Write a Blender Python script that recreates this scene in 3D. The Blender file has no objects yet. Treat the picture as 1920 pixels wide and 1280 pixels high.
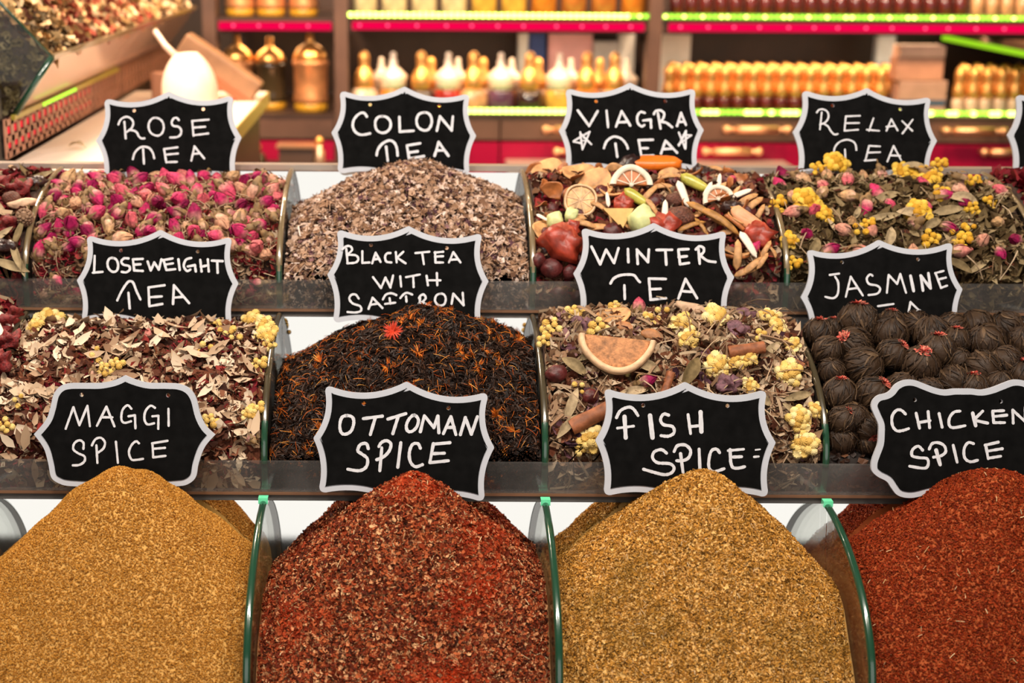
import bpy, math, random
import numpy as np
from mathutils import Vector, Matrix
from mathutils.geometry import tessellate_polygon

random.seed(7)
RS = np.random.RandomState(11)
SC = bpy.context.scene
COL = SC.collection
PI = math.pi

# ------------------------------------------------------------------ camera
F = 50.0 / 36.0 * 1920.0            # focal length in pixels of the 1920 x 1280 frame
PX, PY = 768.0, 640.0               # where the optical axis meets the (cropped) picture
CAM = Vector((0.0, 0.0, 1.45))
PITCH = math.radians(16.1)
ROLL = math.radians(0.33)
CR = Matrix.Rotation(PI / 2 - PITCH, 3, 'X') @ Matrix.Rotation(ROLL, 3, 'Z')
cam_d = bpy.data.cameras.new('camera')
cam_d.lens = 50; cam_d.sensor_width = 36
cam_d.shift_x = (960 - PX) / 1920.0
cam_d.clip_start = 0.05
cam_d.dof.use_dof = True
cam_d.dof.focus_distance = 1.27
cam_d.dof.aperture_fstop = 5.0
cam = bpy.data.objects.new('camera', cam_d)
COL.objects.link(cam)
cam.matrix_world = Matrix.Translation(CAM) @ CR.to_4x4()
SC.camera = cam

# ------------------------------------------------------------------ world, lamps, exposure
SC.view_settings.view_transform = 'Standard'
SC.view_settings.look = 'None'
SC.view_settings.gamma = 1.0
SC.view_settings.use_curve_mapping = False
SC.view_settings.exposure = 0.0
SC.cycles.transparent_max_bounces = 16
SC.cycles.max_bounces = 10
w = bpy.data.worlds.new('hall'); SC.world = w; w.use_nodes = True
w.node_tree.nodes['Background'].inputs[0].default_value = (1.0, 0.82, 0.66, 1)
w.node_tree.nodes['Background'].inputs[1].default_value = 0.02

def area(name, loc, target, sx, sy, power, color):
    l = bpy.data.lights.new(name, 'AREA'); l.shape = 'RECTANGLE'
    l.size = sx; l.size_y = sy; l.energy = power; l.color = color
    o = bpy.data.objects.new(name, l); COL.objects.link(o); o.location = loc
    o.rotation_euler = (Vector(target) - Vector(loc)).to_track_quat('-Z', 'Y').to_euler()
    return o
# the row of lamps hanging over the customers' side of the stall
for lx in (-0.75, -0.25, 0.25, 0.75):
    area('stall_lamp', (lx, 0.62, 2.25), (lx * 0.9, 1.28, 1.0), 0.13, 0.13, 10.4, (1.0, 0.90, 0.78))
# the brightly lit shop front across the aisle (it is what the mirrors behind the bins reflect)
area('shopfront_light', (0.1, -2.4, 1.66), (0.1, 2.0, 1.66), 6.5, 1.94, 44, (1.0, 0.96, 0.9))
# warm spots inside the shop behind the stall
for lx in (-0.45, 0.15, 0.75, 1.3):
    area('shelf_lamp', (lx, 2.35, 2.15), (lx, 3.05, 1.15), 0.12, 0.12, 14, (1.0, 0.66, 0.38))
area('side_lamp', (-0.55, 2.0, 2.0), (-0.5, 2.1, 1.2), 0.3, 0.3, 19, (1.0, 0.80, 0.62))

# ------------------------------------------------------------------ helpers
def ray(px, py):
    return (CR @ Vector(((px - PX) / F, -(py - PY) / F, -1.0))).normalized()
def at(px, py, Y):
    d = ray(px, py); t = (Y - CAM.y) / d.y
    return CAM + d * t
def atz(px, py, Z):
    d = ray(px, py); t = (Z - CAM.z) / d.z
    return CAM + d * t

def tag(o, label=None, cat=None, group=None, kind=None):
    if label: o['label'] = label
    if cat: o['category'] = cat
    if group: o['group'] = group
    if kind: o['kind'] = kind
    return o
def empty(name, loc=(0, 0, 0), rot=(0, 0, 0)):
    o = bpy.data.objects.new(name, None); COL.objects.link(o)
    o.empty_display_size = 0.02
    o.location = loc; o.rotation_euler = rot
    return o

class Geo:
    """collects simple shapes into one mesh"""
    def __init__(s): s.v = []; s.f = []; s.m = []; s.s = []
    def add(s, vs, fs, mi=0, smooth=False):
        o = len(s.v); s.v += [tuple(p) for p in vs]
        for f in fs:
            s.f.append(tuple(o + i for i in f)); s.m.append(mi); s.s.append(smooth)
        return s
    def box(s, c, d, mi=0, rot=None):
        x, y, z = d[0] / 2, d[1] / 2, d[2] / 2
        vs = [Vector((a * x, b * y, e * z)) for a in (-1, 1) for b in (-1, 1) for e in (-1, 1)]
        if rot is not None: vs = [rot @ v for v in vs]
        vs = [v + Vector(c) for v in vs]
        return s.add(vs, [(0, 1, 3, 2), (4, 6, 7, 5), (0, 4, 5, 1), (2, 3, 7, 6), (0, 2, 6, 4), (1, 5, 7, 3)], mi)
    def grid(s, pts, nu, nv, mi=0, smooth=True, cu=False, cv=False):
        fs = []
        for i in range(nu if cu else nu - 1):
            for j in range(nv if cv else nv - 1):
                fs.append((i * nv + j, ((i + 1) % nu) * nv + j, ((i + 1) % nu) * nv + (j + 1) % nv, i * nv + (j + 1) % nv))
        return s.add(pts, fs, mi, smooth)
    def lathe(s, prof, n=20, mi=0, c=(0, 0, 0), smooth=True, sq=None):
        pts = []
        for i in range(n):
            a = 2 * PI * i / n
            for r, z in prof:
                k = 1.0
                if sq: k = 1 / max(abs(math.cos(a)), abs(math.sin(a))) ** sq
                pts.append((c[0] + r * k * math.cos(a), c[1] + r * k * math.sin(a), c[2] + z))
        return s.grid(pts, n, len(prof), mi, smooth, cu=True)
    def tube(s, path, rad, n=8, mi=0, flat=1.0, caps=True):
        path = [Vector(p) for p in path]; pts = []; m = len(path)
        up = Vector((0.123, 0.31, 0.94))
        for i, p in enumerate(path):
            t = (path[min(i + 1, m - 1)] - path[max(i - 1, 0)]).normalized()
            a = t.cross(up).normalized(); b = t.cross(a)
            r = rad[i] if hasattr(rad, '__len__') else rad
            for k in range(n):
                an = 2 * PI * k / n
                pts.append(p + a * (r * math.cos(an)) + b * (r * flat * math.sin(an)))
        o = len(s.v); s.grid(pts, m, n, mi, True, cv=True)
        if caps:
            s.f.append(tuple(o + k for k in range(n))); s.m.append(mi); s.s.append(False)
            s.f.append(tuple(o + (m - 1) * n + n - 1 - k for k in range(n))); s.m.append(mi); s.s.append(False)
        return s
    def ball(s, c, r, nu=14, nv=9, mi=0, fn=None):
        pts = []
        for i in range(nu):
            a = 2 * PI * i / nu
            for j in range(nv):
                b = PI * j / (nv - 1)
                d = Vector((math.sin(b) * math.cos(a), math.sin(b) * math.sin(a), math.cos(b)))
                k = fn(d) if fn else 1.0
                rr = r if hasattr(r, '__len__') else (r, r, r)
                pts.append((c[0] + d.x * rr[0] * k, c[1] + d.y * rr[1] * k, c[2] + d.z * rr[2] * k))
        return s.grid(pts, nu, nv, mi, True, cu=True)
    def mesh(s, name):
        me = bpy.data.meshes.new(name); me.from_pydata(s.v, [], s.f)
        me.polygons.foreach_set('material_index', s.m)
        me.polygons.foreach_set('use_smooth', s.s)
        me.update(); return me
    def build(s, name, mats, parent=None):
        return link(name, s.mesh(name), mats, parent)

def link(name, me, mats, parent=None):
    if not isinstance(mats, (list, tuple)): mats = [mats]
    if not me.materials:
        for m in mats: me.materials.append(m)
    o = bpy.data.objects.new(name, me); COL.objects.link(o)
    if parent: o.parent = parent
    return o
def bevel(o, w, seg=2):
    b = o.modifiers.new('soft_edges', 'BEVEL'); b.width = w; b.segments = seg; b.limit_method = 'ANGLE'
    return o
def copy_tree(o, parent=None):
    c = o.copy(); COL.objects.link(c)
    if parent is not None: c.parent = parent
    for ch in KIDS.get(o.name, []): copy_tree(ch, c)
    return c
KIDS = {}
def kids(root, *ch): KIDS[root.name] = list(ch)

# ------------------------------------------------------------------ materials
def nt(name):
    m = bpy.data.materials.new(name); m.use_nodes = True
    t = m.node_tree; return m, t, t.nodes['Principled BSDF'], t.nodes['Material Output']
def pr(name, col, rough=0.5, metal=0.0, emit=None, es=0.0, noise=0.0, nscale=40.0, bump=0.0, coat=0.0, sss=0.0, spec=0.5):
    m, t, b, out = nt(name)
    b.inputs['Base Color'].default_value = (*col, 1); b.inputs['Roughness'].default_value = rough
    b.inputs['Metallic'].default_value = metal; b.inputs['Coat Weight'].default_value = coat
    b.inputs['Specular IOR Level'].default_value = spec
    if sss: b.inputs['Subsurface Weight'].default_value = sss; b.inputs['Subsurface Radius'].default_value = (.004, .002, .001)
    if emit: b.inputs['Emission Color'].default_value = (*emit, 1); b.inputs['Emission Strength'].default_value = es
    if noise or bump:
        tc = t.nodes.new('ShaderNodeTexCoord'); n = t.nodes.new('ShaderNodeTexNoise')
        n.inputs['Scale'].default_value = nscale; n.inputs['Detail'].default_value = 5
        t.links.new(tc.outputs['Object'], n.inputs['Vector'])
        if noise:
            r = t.nodes.new('ShaderNodeValToRGB')
            r.color_ramp.elements[0].position = 0.3; r.color_ramp.elements[1].position = 0.7
            r.color_ramp.elements[0].color = (*[max(0, c * (1 - noise)) for c in col], 1)
            r.color_ramp.elements[1].color = (*[min(1, c * (1 + noise)) for c in col], 1)
            t.links.new(n.outputs['Fac'], r.inputs['Fac']); t.links.new(r.outputs['Color'], b.inputs['Base Color'])
        if bump:
            bp = t.nodes.new('ShaderNodeBump'); bp.inputs['Strength'].default_value = bump; bp.inputs['Distance'].default_value = 0.002
            t.links.new(n.outputs['Fac'], bp.inputs['Height']); t.links.new(bp.outputs['Normal'], b.inputs['Normal'])
    return m
def ramp_mat(name, stops, rough=0.7, src='island', bump=0.0, nscale=300.0, patch=None, base=None, spec=0.1, interp='LINEAR', vary=0.0):
    """colour picked at random for every loose piece ('island') or for every object ('object')
    patch = (colour, scale, lo, hi): places where that colour dusts the surface"""
    m, t, b, out = nt(name)
    b.inputs['Roughness'].default_value = rough; b.inputs['Specular IOR Level'].default_value = spec
    if src == 'island':
        g = t.nodes.new('ShaderNodeNewGeometry'); val = g.outputs['Random Per Island']
    else:
        g = t.nodes.new('ShaderNodeObjectInfo'); val = g.outputs['Random']
    r = t.nodes.new('ShaderNodeValToRGB'); r.color_ramp.interpolation = interp
    e = r.color_ramp.elements
    while len(e) < len(stops): e.new(0.5)
    for k, (p, c) in enumerate(stops): e[k].position = p; e[k].color = (*c, 1)
    t.links.new(val, r.inputs['Fac']); colr = r.outputs['Color']
    tc = t.nodes.new('ShaderNodeTexCoord')
    if base:                        # (colour, lo, hi) along the object's own height
        sx = t.nodes.new('ShaderNodeSeparateXYZ'); t.links.new(tc.outputs['Generated'], sx.inputs[0])
        mr = t.nodes.new('ShaderNodeMapRange'); mr.inputs[1].default_value = base[1]; mr.inputs[2].default_value = base[2]
        mr.inputs[3].default_value = 1; mr.inputs[4].default_value = 0
        t.links.new(sx.outputs['Z'], mr.inputs[0])
        mx = t.nodes.new('ShaderNodeMixRGB'); mx.inputs[2].default_value = (*base[0], 1)
        t.links.new(mr.outputs[0], mx.inputs[0]); t.links.new(colr, mx.inputs[1]); colr = mx.outputs[0]
    if patch:
        n = t.nodes.new('ShaderNodeTexNoise'); n.inputs['Scale'].default_value = patch[1]; n.inputs['Detail'].default_value = 6
        t.links.new(tc.outputs['Object'], n.inputs['Vector'])
        mr = t.nodes.new('ShaderNodeMapRange'); mr.inputs[1].default_value = patch[2]; mr.inputs[2].default_value = patch[3]
        t.links.new(n.outputs['Fac'], mr.inputs[0])
        mx = t.nodes.new('ShaderNodeMixRGB'); mx.inputs[2].default_value = (*patch[0], 1)
        t.links.new(mr.outputs[0], mx.inputs[0]); t.links.new(colr, mx.inputs[1]); colr = mx.outputs[0]
    if vary:
        n = t.nodes.new('ShaderNodeTexNoise'); n.inputs['Scale'].default_value = nscale; n.inputs['Detail'].default_value = 3
        t.links.new(tc.outputs['Object'], n.inputs['Vector'])
        mr = t.nodes.new('ShaderNodeMapRange'); mr.inputs[1].default_value = .3; mr.inputs[2].default_value = .7
        mr.inputs[3].default_value = 1 - vary; mr.inputs[4].default_value = 1 + vary
        t.links.new(n.outputs['Fac'], mr.inputs[0])
        mx = t.nodes.new('ShaderNodeMixRGB'); mx.blend_type = 'MULTIPLY'; mx.inputs[0].default_value = 1
        t.links.new(colr, mx.inputs[1]); t.links.new(mr.outputs[0], mx.inputs[2]); colr = mx.outputs[0]
    t.links.new(colr, b.inputs['Base Color'])
    if bump:
        n = t.nodes.new('ShaderNodeTexNoise'); n.inputs['Scale'].default_value = nscale; n.inputs['Detail'].default_value = 4
        t.links.new(tc.outputs['Object'], n.inputs['Vector'])
        bp = t.nodes.new('ShaderNodeBump'); bp.inputs['Strength'].default_value = bump; bp.inputs['Distance'].default_value = 0.001
        t.links.new(n.outputs['Fac'], bp.inputs['Height']); t.links.new(bp.outputs['Normal'], b.inputs['Normal'])
    return m
def pane_mat(name, tint, haze, hazecol, gloss=0.06, dust=0.0):
    """clear sheet glass: lets light through, mirrors a little, has a reflection haze painted in as diffuse, and patchy dust"""
    m, t, b, out = nt(name); t.nodes.remove(b)
    tr = t.nodes.new('ShaderNodeBsdfTransparent'); tr.inputs[0].default_value = (*tint, 1)
    df = t.nodes.new('ShaderNodeBsdfDiffuse'); df.inputs[0].default_value = (*hazecol, 1)
    gl = t.nodes.new('ShaderNodeBsdfGlossy'); gl.inputs['Roughness'].default_value = 0.03
    m1 = t.nodes.new('ShaderNodeMixShader'); m1.inputs[0].default_value = haze
    t.links.new(tr.outputs[0], m1.inputs[1]); t.links.new(df.outputs[0], m1.inputs[2])
    if dust:
        tc = t.nodes.new('ShaderNodeTexCoord'); n = t.nodes.new('ShaderNodeTexNoise'); n.inputs['Scale'].default_value = 14; n.inputs['Detail'].default_value = 8
        mr = t.nodes.new('ShaderNodeMapRange'); mr.inputs[1].default_value = .45; mr.inputs[2].default_value = .75
        mr.inputs[3].default_value = haze; mr.inputs[4].default_value = haze + dust
        t.links.new(tc.outputs['Object'], n.inputs['Vector']); t.links.new(n.outputs['Fac'], mr.inputs[0]); t.links.new(mr.outputs[0], m1.inputs[0])
    lw = t.nodes.new('ShaderNodeLayerWeight'); lw.inputs[0].default_value = 0.35
    ml = t.nodes.new('ShaderNodeMath'); ml.operation = 'MULTIPLY_ADD'; ml.inputs[1].default_value = 0.5; ml.inputs[2].default_value = gloss
    t.links.new(lw.outputs['Fresnel'], ml.inputs[0])
    m2 = t.nodes.new('ShaderNodeMixShader'); t.links.new(ml.outputs[0], m2.inputs[0])
    t.links.new(m1.outputs[0], m2.inputs[1]); t.links.new(gl.outputs[0], m2.inputs[2])
    t.links.new(m2.outputs[0], out.inputs[0]); return m
def emis(name, col, s):
    m, t, b, out = nt(name); t.nodes.remove(b)
    e = t.nodes.new('ShaderNodeEmission'); e.inputs[0].default_value = (*col, 1); e.inputs[1].default_value = s
    t.links.new(e.outputs[0], out.inputs[0]); return m

M = {}
M['divider'] = pane_mat('divider_glass', (.95, .965, .94), .02, (.5, .38, .3), .02, .06)
M['pane'] = pane_mat('front_glass', (.90, .91, .90), .06, (.50, .46, .44), .035, .08)  # the diffuse haze paints the grey reflection on the pane
M['edge'] = pr('cut_glass_edge', (.012, .055, .028), .2, coat=.8, spec=.9)
M['edge_warm'] = pr('cut_glass_edge_warm_reflection', (.17, .12, .06), .27, coat=.8, spec=.9)  # gold of the reflected warm surroundings, painted into the edge colour
M['clear'] = pane_mat('clear_end_glass', (.93, .95, .93), .006, (.3, .25, .2), .0, .01)
M['edge_dark'] = pr('cut_glass_edge_brown_reflection', (.055, .042, .022), .24, coat=.8, spec=.9)  # brownish reflection of the surroundings put into the edge colour
M['mirror'] = pr('mirror', (.86, .87, .86), .03, 1.0)
M['shelf_floor'] = pr('bin_floor', (.06, .045, .035), .6)
M['carcass'] = pr('stand_carcass', (.05, .04, .035), .5)
M['lip'] = pr('brown_lip', (.20, .10, .055), .35)
M['glint'] = pr('green_glass_block', (.16, .85, .45), .15, coat=1.0)  # bright green base colour paints the glass as lit
M['rim'] = pr('white_paint', (.46, .47, .515), .55, noise=.05, nscale=60)
M['slate'] = pr('black_board', (.0042, .004, .004), .8, noise=.35, nscale=90, spec=.05)
M['chalk'] = pr('chalk_marker', (.60, .59, .62), .75, noise=.10, nscale=250)

# ------------------------------------------------------------------ room shell
g = Geo(); g.box((0.3, 1.2, -0.02), (7, 9, 0.04)); tag(g.build('floor', pr('floor_tiles', (.16, .13, .11), .4, noise=.3, nscale=3)), kind='structure')
g = Geo(); g.box((0.3, 3.62, 1.4), (7, 0.06, 2.8)); tag(g.build('wall_back', pr('back_wall', (.055, .032, .022), .7, noise=.3, nscale=4)), kind='structure')

# ------------------------------------------------------------------ the stepped glass stand
BW = 0.2507
DX = [0.1215 + k * BW for k in range(-4, 5)]          # planes of the glass dividers
P = [(1.015, 0.830), (1.188, 0.967), (1.364, 1.090), (1.543, 1.2055)]   # (y, z) of the steps
LIP = 0.0285                                            # height of the front panes
LEAN = 0.026                                            # how far each back mirror leans back
def front(r): return P[r][0], P[r][1]
stand = empty('tiered_spice_stand', (0.24, 1.28, 0.0))
tag(stand, 'three stepped rows of clear glass bins holding spices and teas', 'display stand')
def spart(name, g, mats): 
    o = g.build(name, mats, stand); o.matrix_parent_inverse = Matrix.Translation(-stand.location); return o
XL, XR = -0.95, 1.2
g = Geo()
for r in range(3):
    y0, z0 = P[r]; y1 = P[r + 1][0]
    g.box(((XL + XR) / 2, (y0 + y1) / 2, (z0 - .004) / 2), (XR - XL, y1 - y0, z0 - .004))
spart('carcass', g, M['carcass'])
for r in range(3):
    y0, z0 = P[r]; y1, z1 = P[r + 1]
    g = Geo(); g.box(((XL + XR) / 2, (y0 + y1) / 2 - .001, z0 - .0016), (XR - XL, y1 - y0 + .003, .0024)); spart('bin_floor', g, M['lip'])
    g = Geo(); g.box(((XL + XR) / 2, y0, z0 + LIP / 2), (XR - XL, .004, LIP)); spart('front_pane', g, M['pane'])
    g = Geo(); a = Vector((0, LEAN, z1 - z0)); n = Vector((0, -(z1 - z0), LEAN)).normalized()
    b0 = Vector((0, y1 - LEAN, z0)); b1 = Vector((0, y1 - .003, z1 - .008))
    vs = []
    for x in (XL, XR):
        for p in (b0, b1, b1 - n * .004, b0 - n * .004): vs.append((x, p.y, p.z))
    g.add(vs, [(0, 4, 5, 1), (1, 5, 6, 2), (2, 6, 7, 3), (3, 7, 4, 0), (0, 1, 2, 3), (7, 6, 5, 4)])
    spart('back_mirror', g, M['mirror'])
# top cap of the highest row
g = Geo(); g.box(((XL + XR) / 2, P[3][0] + .006, P[3][1] - .004), (XR - XL, .016, .006)); spart('top_rail', g, pr('worn_steel_rail', (.5, .42, .36), .35, .6))
# dividers: quarter-round glass plates
def divider(r, x):
    y0, z0 = P[r]; y1, z1 = P[r + 1]
    zp = z0 + LIP * .9; prof = []
    for k in range(25):
        a = PI / 2 * k / 24
        ex = 2.0
        prof.append((y1 - .004 - (y1 - .006 - y0) * abs(math.sin(a)) ** (2 / ex), zp + (z1 - zp - .006) * abs(math.cos(a)) ** (2 / ex)))
    prof += [(y0 + .003, z0), (y1 - LEAN, z0)]
    t = .0054 if r else .0060; h = t / 2; ro = t * .5
    n = len(prof); g = Geo()
    L = [(x - h, *p) for p in prof]; R = [(x + h, *p) for p in prof]
    g.add(L + R, [tuple(range(n - 1, -1, -1)), tuple(range(n, 2 * n))], 0)
    # rounded polished edge along the curve
    pts = []
    cy, cz = y1, z0
    for k, p in enumerate(prof[:25]):
        q0 = prof[max(k - 1, 0)]; q1 = prof[min(k + 1, 24)]
        ty, tz = q1[0] - q0[0], q1[1] - q0[1]; l = math.hypot(ty, tz); ny, nz = tz / l, -ty / l
        if ny * (p[0] - cy) + nz * (p[1] - cz) < 0: ny, nz = -ny, -nz
        for j in range(7):
            b = PI * j / 6
            pts.append((x - math.cos(b) * h * 1.12, p[0] + ny * ro * math.sin(b), p[1] + nz * ro * math.sin(b)))
    ge = Geo(); ge.grid(pts, 25, 7, 0, True)
    ge.add([(x - h, *prof[24]), (x + h, *prof[24]), (x + h, *prof[25]), (x - h, *prof[25])], [(0, 1, 2, 3)], 0)
    o = spart('divider', g, [M['divider']])
    e = ge.build('polished_edge', M['edge'] if r == 0 else M['edge_dark'] if r == 1 else M['edge_warm'], o)
    if r == 1:                                        # green lower half of the middle row's edges
        e.data.materials.append(M['edge'])
        for p in e.data.polygons:
            if p.center.z < z0 + .062: p.material_index = 1
    if r == 2:
        e.data.materials.append(M['edge'])
        for p in e.data.polygons:
            if p.center.z < z0 + .04: p.material_index = 1
    if r == 0 or True:
        gb = Geo(); gb.box((x, y1 - .012, z1 - .0035), (.0085, .007, .0055))
        if r == 0: spart('glass_clip', gb, M['glint'])
for r in range(3):
    for x in DX: divider(r, x)

# ------------------------------------------------------------------ chalkboard signs
LEANS = math.radians(15)
SROW = [(1.158, 0.967), (1.338, 1.090), (1.517, 1.2055)]        # plane of each row's signs
def cat_rom(pts, n=10, closed=False):
    P_ = [Vector(p) for p in pts]; m = len(P_); out = []
    if closed and (P_[0] - P_[-1]).length < 1e-6: P_ = P_[:-1]; m -= 1
    rng = m if closed else m - 1
    for i in range(rng):
        if closed: a, b, c, d = P_[(i - 1) % m], P_[i], P_[(i + 1) % m], P_[(i + 2) % m]
        else: a, b, c, d = P_[max(i - 1, 0)], P_[i], P_[i + 1], P_[min(i + 2, m - 1)]
        for k in range(n):
            t = k / n
            out.append(.5 * ((2 * b) + (c - a) * t + (2 * a - 5 * b + 4 * c - d) * t * t + (3 * b - a - 3 * c + d) * t ** 3))
    out.append(P_[0] if closed else P_[-1])
    return out
def bracket(K):
    """bracket plaque outline from its key corners: tl, top, tr, right, br, bl, left (in picture units)"""
    tl, t, tr, r, br, bl, l = [Vector(k) for k in K]
    bt = (bl + br) / 2 + Vector((0, 75)) 
    ring = [(tl, 84), (t, 10), (tr, 84), (r, 10), (br, 84), (bt, 10), (bl, 84), (l, 10)]
    sag = [.125, .125, .13, .10, .11, .11, .10, .13]
    cen = (tl + tr + br + bl) / 4; curves = []
    for i in range(8):
        a, b = ring[i][0], ring[(i + 1) % 8][0]
        n = Vector((-(b - a).y, (b - a).x)).normalized(); mid = (a + b) / 2
        if n.dot(cen - mid) < 0: n = -n
        c = mid + n * (2 * sag[i] * (b - a).length)
        curves.append([(1 - s) ** 2 * a + 2 * s * (1 - s) * c + s * s * b for s in [k / 40 for k in range(41)]])
    out = []
    for i in range(8):
        v, rad = ring[i]; prev = curves[i - 1]; cur = curves[i]
        pa = next(p for p in reversed(prev) if (p - v).length > rad)
        pb = next(p for p in cur if (p - v).length > rad)
        kk = 9 if rad > 20 else 3
        for k in range(kk + 1):
            s = k / kk; cc = v * .66 + (pa + pb) * .17 if rad > 20 else v; out.append((1 - s) ** 2 * pa + 2 * s * (1 - s) * cc + s * s * pb)
        nv, nr = ring[(i + 1) % 8]
        out += [p for p in cur if (p - v).length > rad + 4 and (p - nv).length > nr + 4][::2]
    return out
def inset(poly, d):
    n = len(poly); out = []
    A = sum(poly[i].x * poly[(i + 1) % n].y - poly[(i + 1) % n].x * poly[i].y for i in range(n))
    sgn = 1 if A > 0 else -1
    for i in range(n):
        a, b, c = poly[i - 1], poly[i], poly[(i + 1) % n]
        t1 = (b - a).normalized(); t2 = (c - b).normalized()
        n1 = Vector((-t1.y, t1.x)) * sgn; n2 = Vector((-t2.y, t2.x)) * sgn
        m = (n1 + n2); m = m.normalized() if m.length > 1e-6 else n1
        out.append(b + m * (d / max(.55, m.dot(n1))))
    # drop points whose inset came too near the outline again
    keep = [q for q in out if min((q - p).length for p in poly) > d * .93]
    return keep
def plate(g, poly, holes, y0, y1, mi=0):
    """flat plate between depths y0 (front) and y1 (back) with round holes"""
    loops = [[Vector((p.x, 0, p.y)) for p in poly]]
    for (hx, hy, r) in holes:
        loops.append([Vector((hx + r * math.cos(2 * PI * k / 14), 0, hy + r * math.sin(2 * PI * k / 14))) for k in range(14)])
    tris = tessellate_polygon([[Vector((q.x, q.z, 0)) for q in l] for l in loops])
    flat = [q for l in loops for q in l]; n = len(flat)
    vs = [(q.x, y0, q.z) for q in flat] + [(q.x, y1, q.z) for q in flat]
    fs = [tuple(t) for t in tris] + [tuple(n + i for i in reversed(t)) for t in tris]
    o = 0
    for l in loops:
        m = len(l)
        for i in range(m):
            a, b = o + i, o + (i + 1) % m
            fs.append((a, b, n + b, n + a))
        o += m
    g.add(vs, fs, mi)
def ribbon(g, pts, w, y, rough=True):
    """one chalk stroke with round ends"""
    pts = [Vector(p) for p in pts]; L = []; R = []; m = len(pts)
    for i, p in enumerate(pts):
        t = (pts[min(i + 1, m - 1)] - pts[max(i - 1, 0)])
        t = t.normalized() if t.length > 1e-9 else Vector((1, 0))
        n = Vector((-t.y, t.x)); k = w / 2 * (1 + (random.uniform(-.12, .12) if rough else 0))
        L.append(p + n * k); R.append(p - n * k)
    def cap(c, a, b, sg):
        v = (a - c); out = []
        for k in range(1, 5):
            an = sg * PI * k / 5
            out.append(c + Vector((v.x * math.cos(an) - v.y * math.sin(an), v.x * math.sin(an) + v.y * math.cos(an))))
        return out
    ring = R + cap(pts[-1], R[-1], L[-1], 1) + L[::-1] + cap(pts[0], L[0], R[0], 1)
    # body quads and fan caps
    vs = [(p.x, y, p.y) for p in ring]; nR = m; nc = 4; fs = []
    for i in range(m - 1):
        fs.append((i, i + 1, nR + nc + (m - 1 - (i + 1)), nR + nc + (m - 1 - i)))
    fs.append(tuple([m - 1] + list(range(m, m + nc)) + [m + nc]))
    fs.append(tuple([2 * m + nc - 1] + list(range(2 * m + nc, 2 * m + 2 * nc)) + [0]))
    g.add(vs, fs, 0)
def parse(s): 
    q = [float(v) for v in s.replace(',', ' ').split()]
    return [Vector((q[i], q[i + 1])) for i in range(0, len(q), 2)]

def make_sign(row, x0, y0, s, K, strokes, holes, width, label, outline=None, border=55):
    Y0, Z0 = SROW[row]
    O = Vector((0, Y0, Z0)); U = Vector((0, math.sin(LEANS), math.cos(LEANS))); N = Vector((0, -math.cos(LEANS), math.sin(LEANS)))
    def loc(q):
        d = ray(x0 + q[0] / s, y0 + q[1] / s); t = (O - CAM).dot(N) / d.dot(N); p = CAM + d * t
        return Vector(((p - O).x, (p - O).dot(U)))
    pic = outline if outline else bracket(K)
    poly = [loc(p) for p in pic]
    cx = sum(p.x for p in poly) / len(poly); base = min(p.y for p in poly)
    org = Vector((cx, base))
    poly = [p - org for p in poly]
    k = (loc((1000, 600)) - loc((900, 600))).length / 100       # metres per picture unit here
    inner = inset(poly, border * 1.05 * k)
    hs = [(loc(h) - org, 21 * k) for h in holes]
    hs = [(h.x, h.y, r) for h, r in hs]
    root = empty('chalkboard_sign', (cx, O.y + base * U.y, O.z + base * U.z), (-LEANS, 0, 0))
    tag(root, label, 'sign', 'chalkboard signs standing in the bins')
    g = Geo(); plate(g, poly, hs, 0, .003); fr = g.build('frame', M['rim'], root)
    g = Geo(); plate(g, inner, hs, -.0007, -.0001); g.build('black_panel', M['slate'], root)
    if strokes:
        g = Geo(); y = -.0010
        for st in strokes.strip().split(';'):
            st = st.strip()
            if not st: continue
            kind = st[0]; ww = width * .93
            if kind.isdigit():
                num, st = st.split(' ', 1); ww = float(num); kind = st[0]
            pts = [loc(p) - org for p in parse(st[1:])]
            if kind == 'c': ribbon(g, cat_rom(pts, 7), ww * k, y)
            elif kind == 'o': ribbon(g, cat_rom(pts, 7, True), ww * k, y)
            else:
                for a, b in zip(pts[:-1], pts[1:]):
                    nseg = 5
                    ribbon(g, [a + (b - a) * (i / nseg) for i in range(nseg + 1)], ww * k, y); y -= 3e-6
            y -= 3e-6
        g.build('lettering', M['chalk'], root)
    return root

S6 = 1914 / 320.0; S5 = 1920 / 360.0
make_sign(2, 170, 150, S6, [(132, 185), (875, 122), (1622, 150), (1694, 645), (1640, 1120), (140, 1135), (56, 680)], '''
c 313,500 335,450 375,420 420,415 465,445 480,490 460,540 425,570 395,590; c 440,560 490,570 520,590 540,630 570,655 605,655; l 380,470 395,655;
o 735,425 690,435 655,485 655,550 685,600 745,625 795,605 820,550 815,490 785,445 735,425; c 990,450 965,425 930,435 910,480 930,515 985,525 1015,560 1010,610 970,640 895,645;
l 1140,460 1155,625; l 1140,460 1325,445; l 1150,535 1285,525; l 1155,620 1320,600;
c 475,890 495,820 545,765 600,748 660,765 700,820 715,880; l 590,775 600,940; l 825,775 850,925; l 825,775 975,755; l 840,838 980,825; l 850,922 970,918;
l 1130,905 1165,750; l 1165,745 1275,880; l 1150,830 1230,822''', [(488, 343), (1262, 326)], 25, 'black chalkboard sign with white rim reading ROSE TEA')
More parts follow.
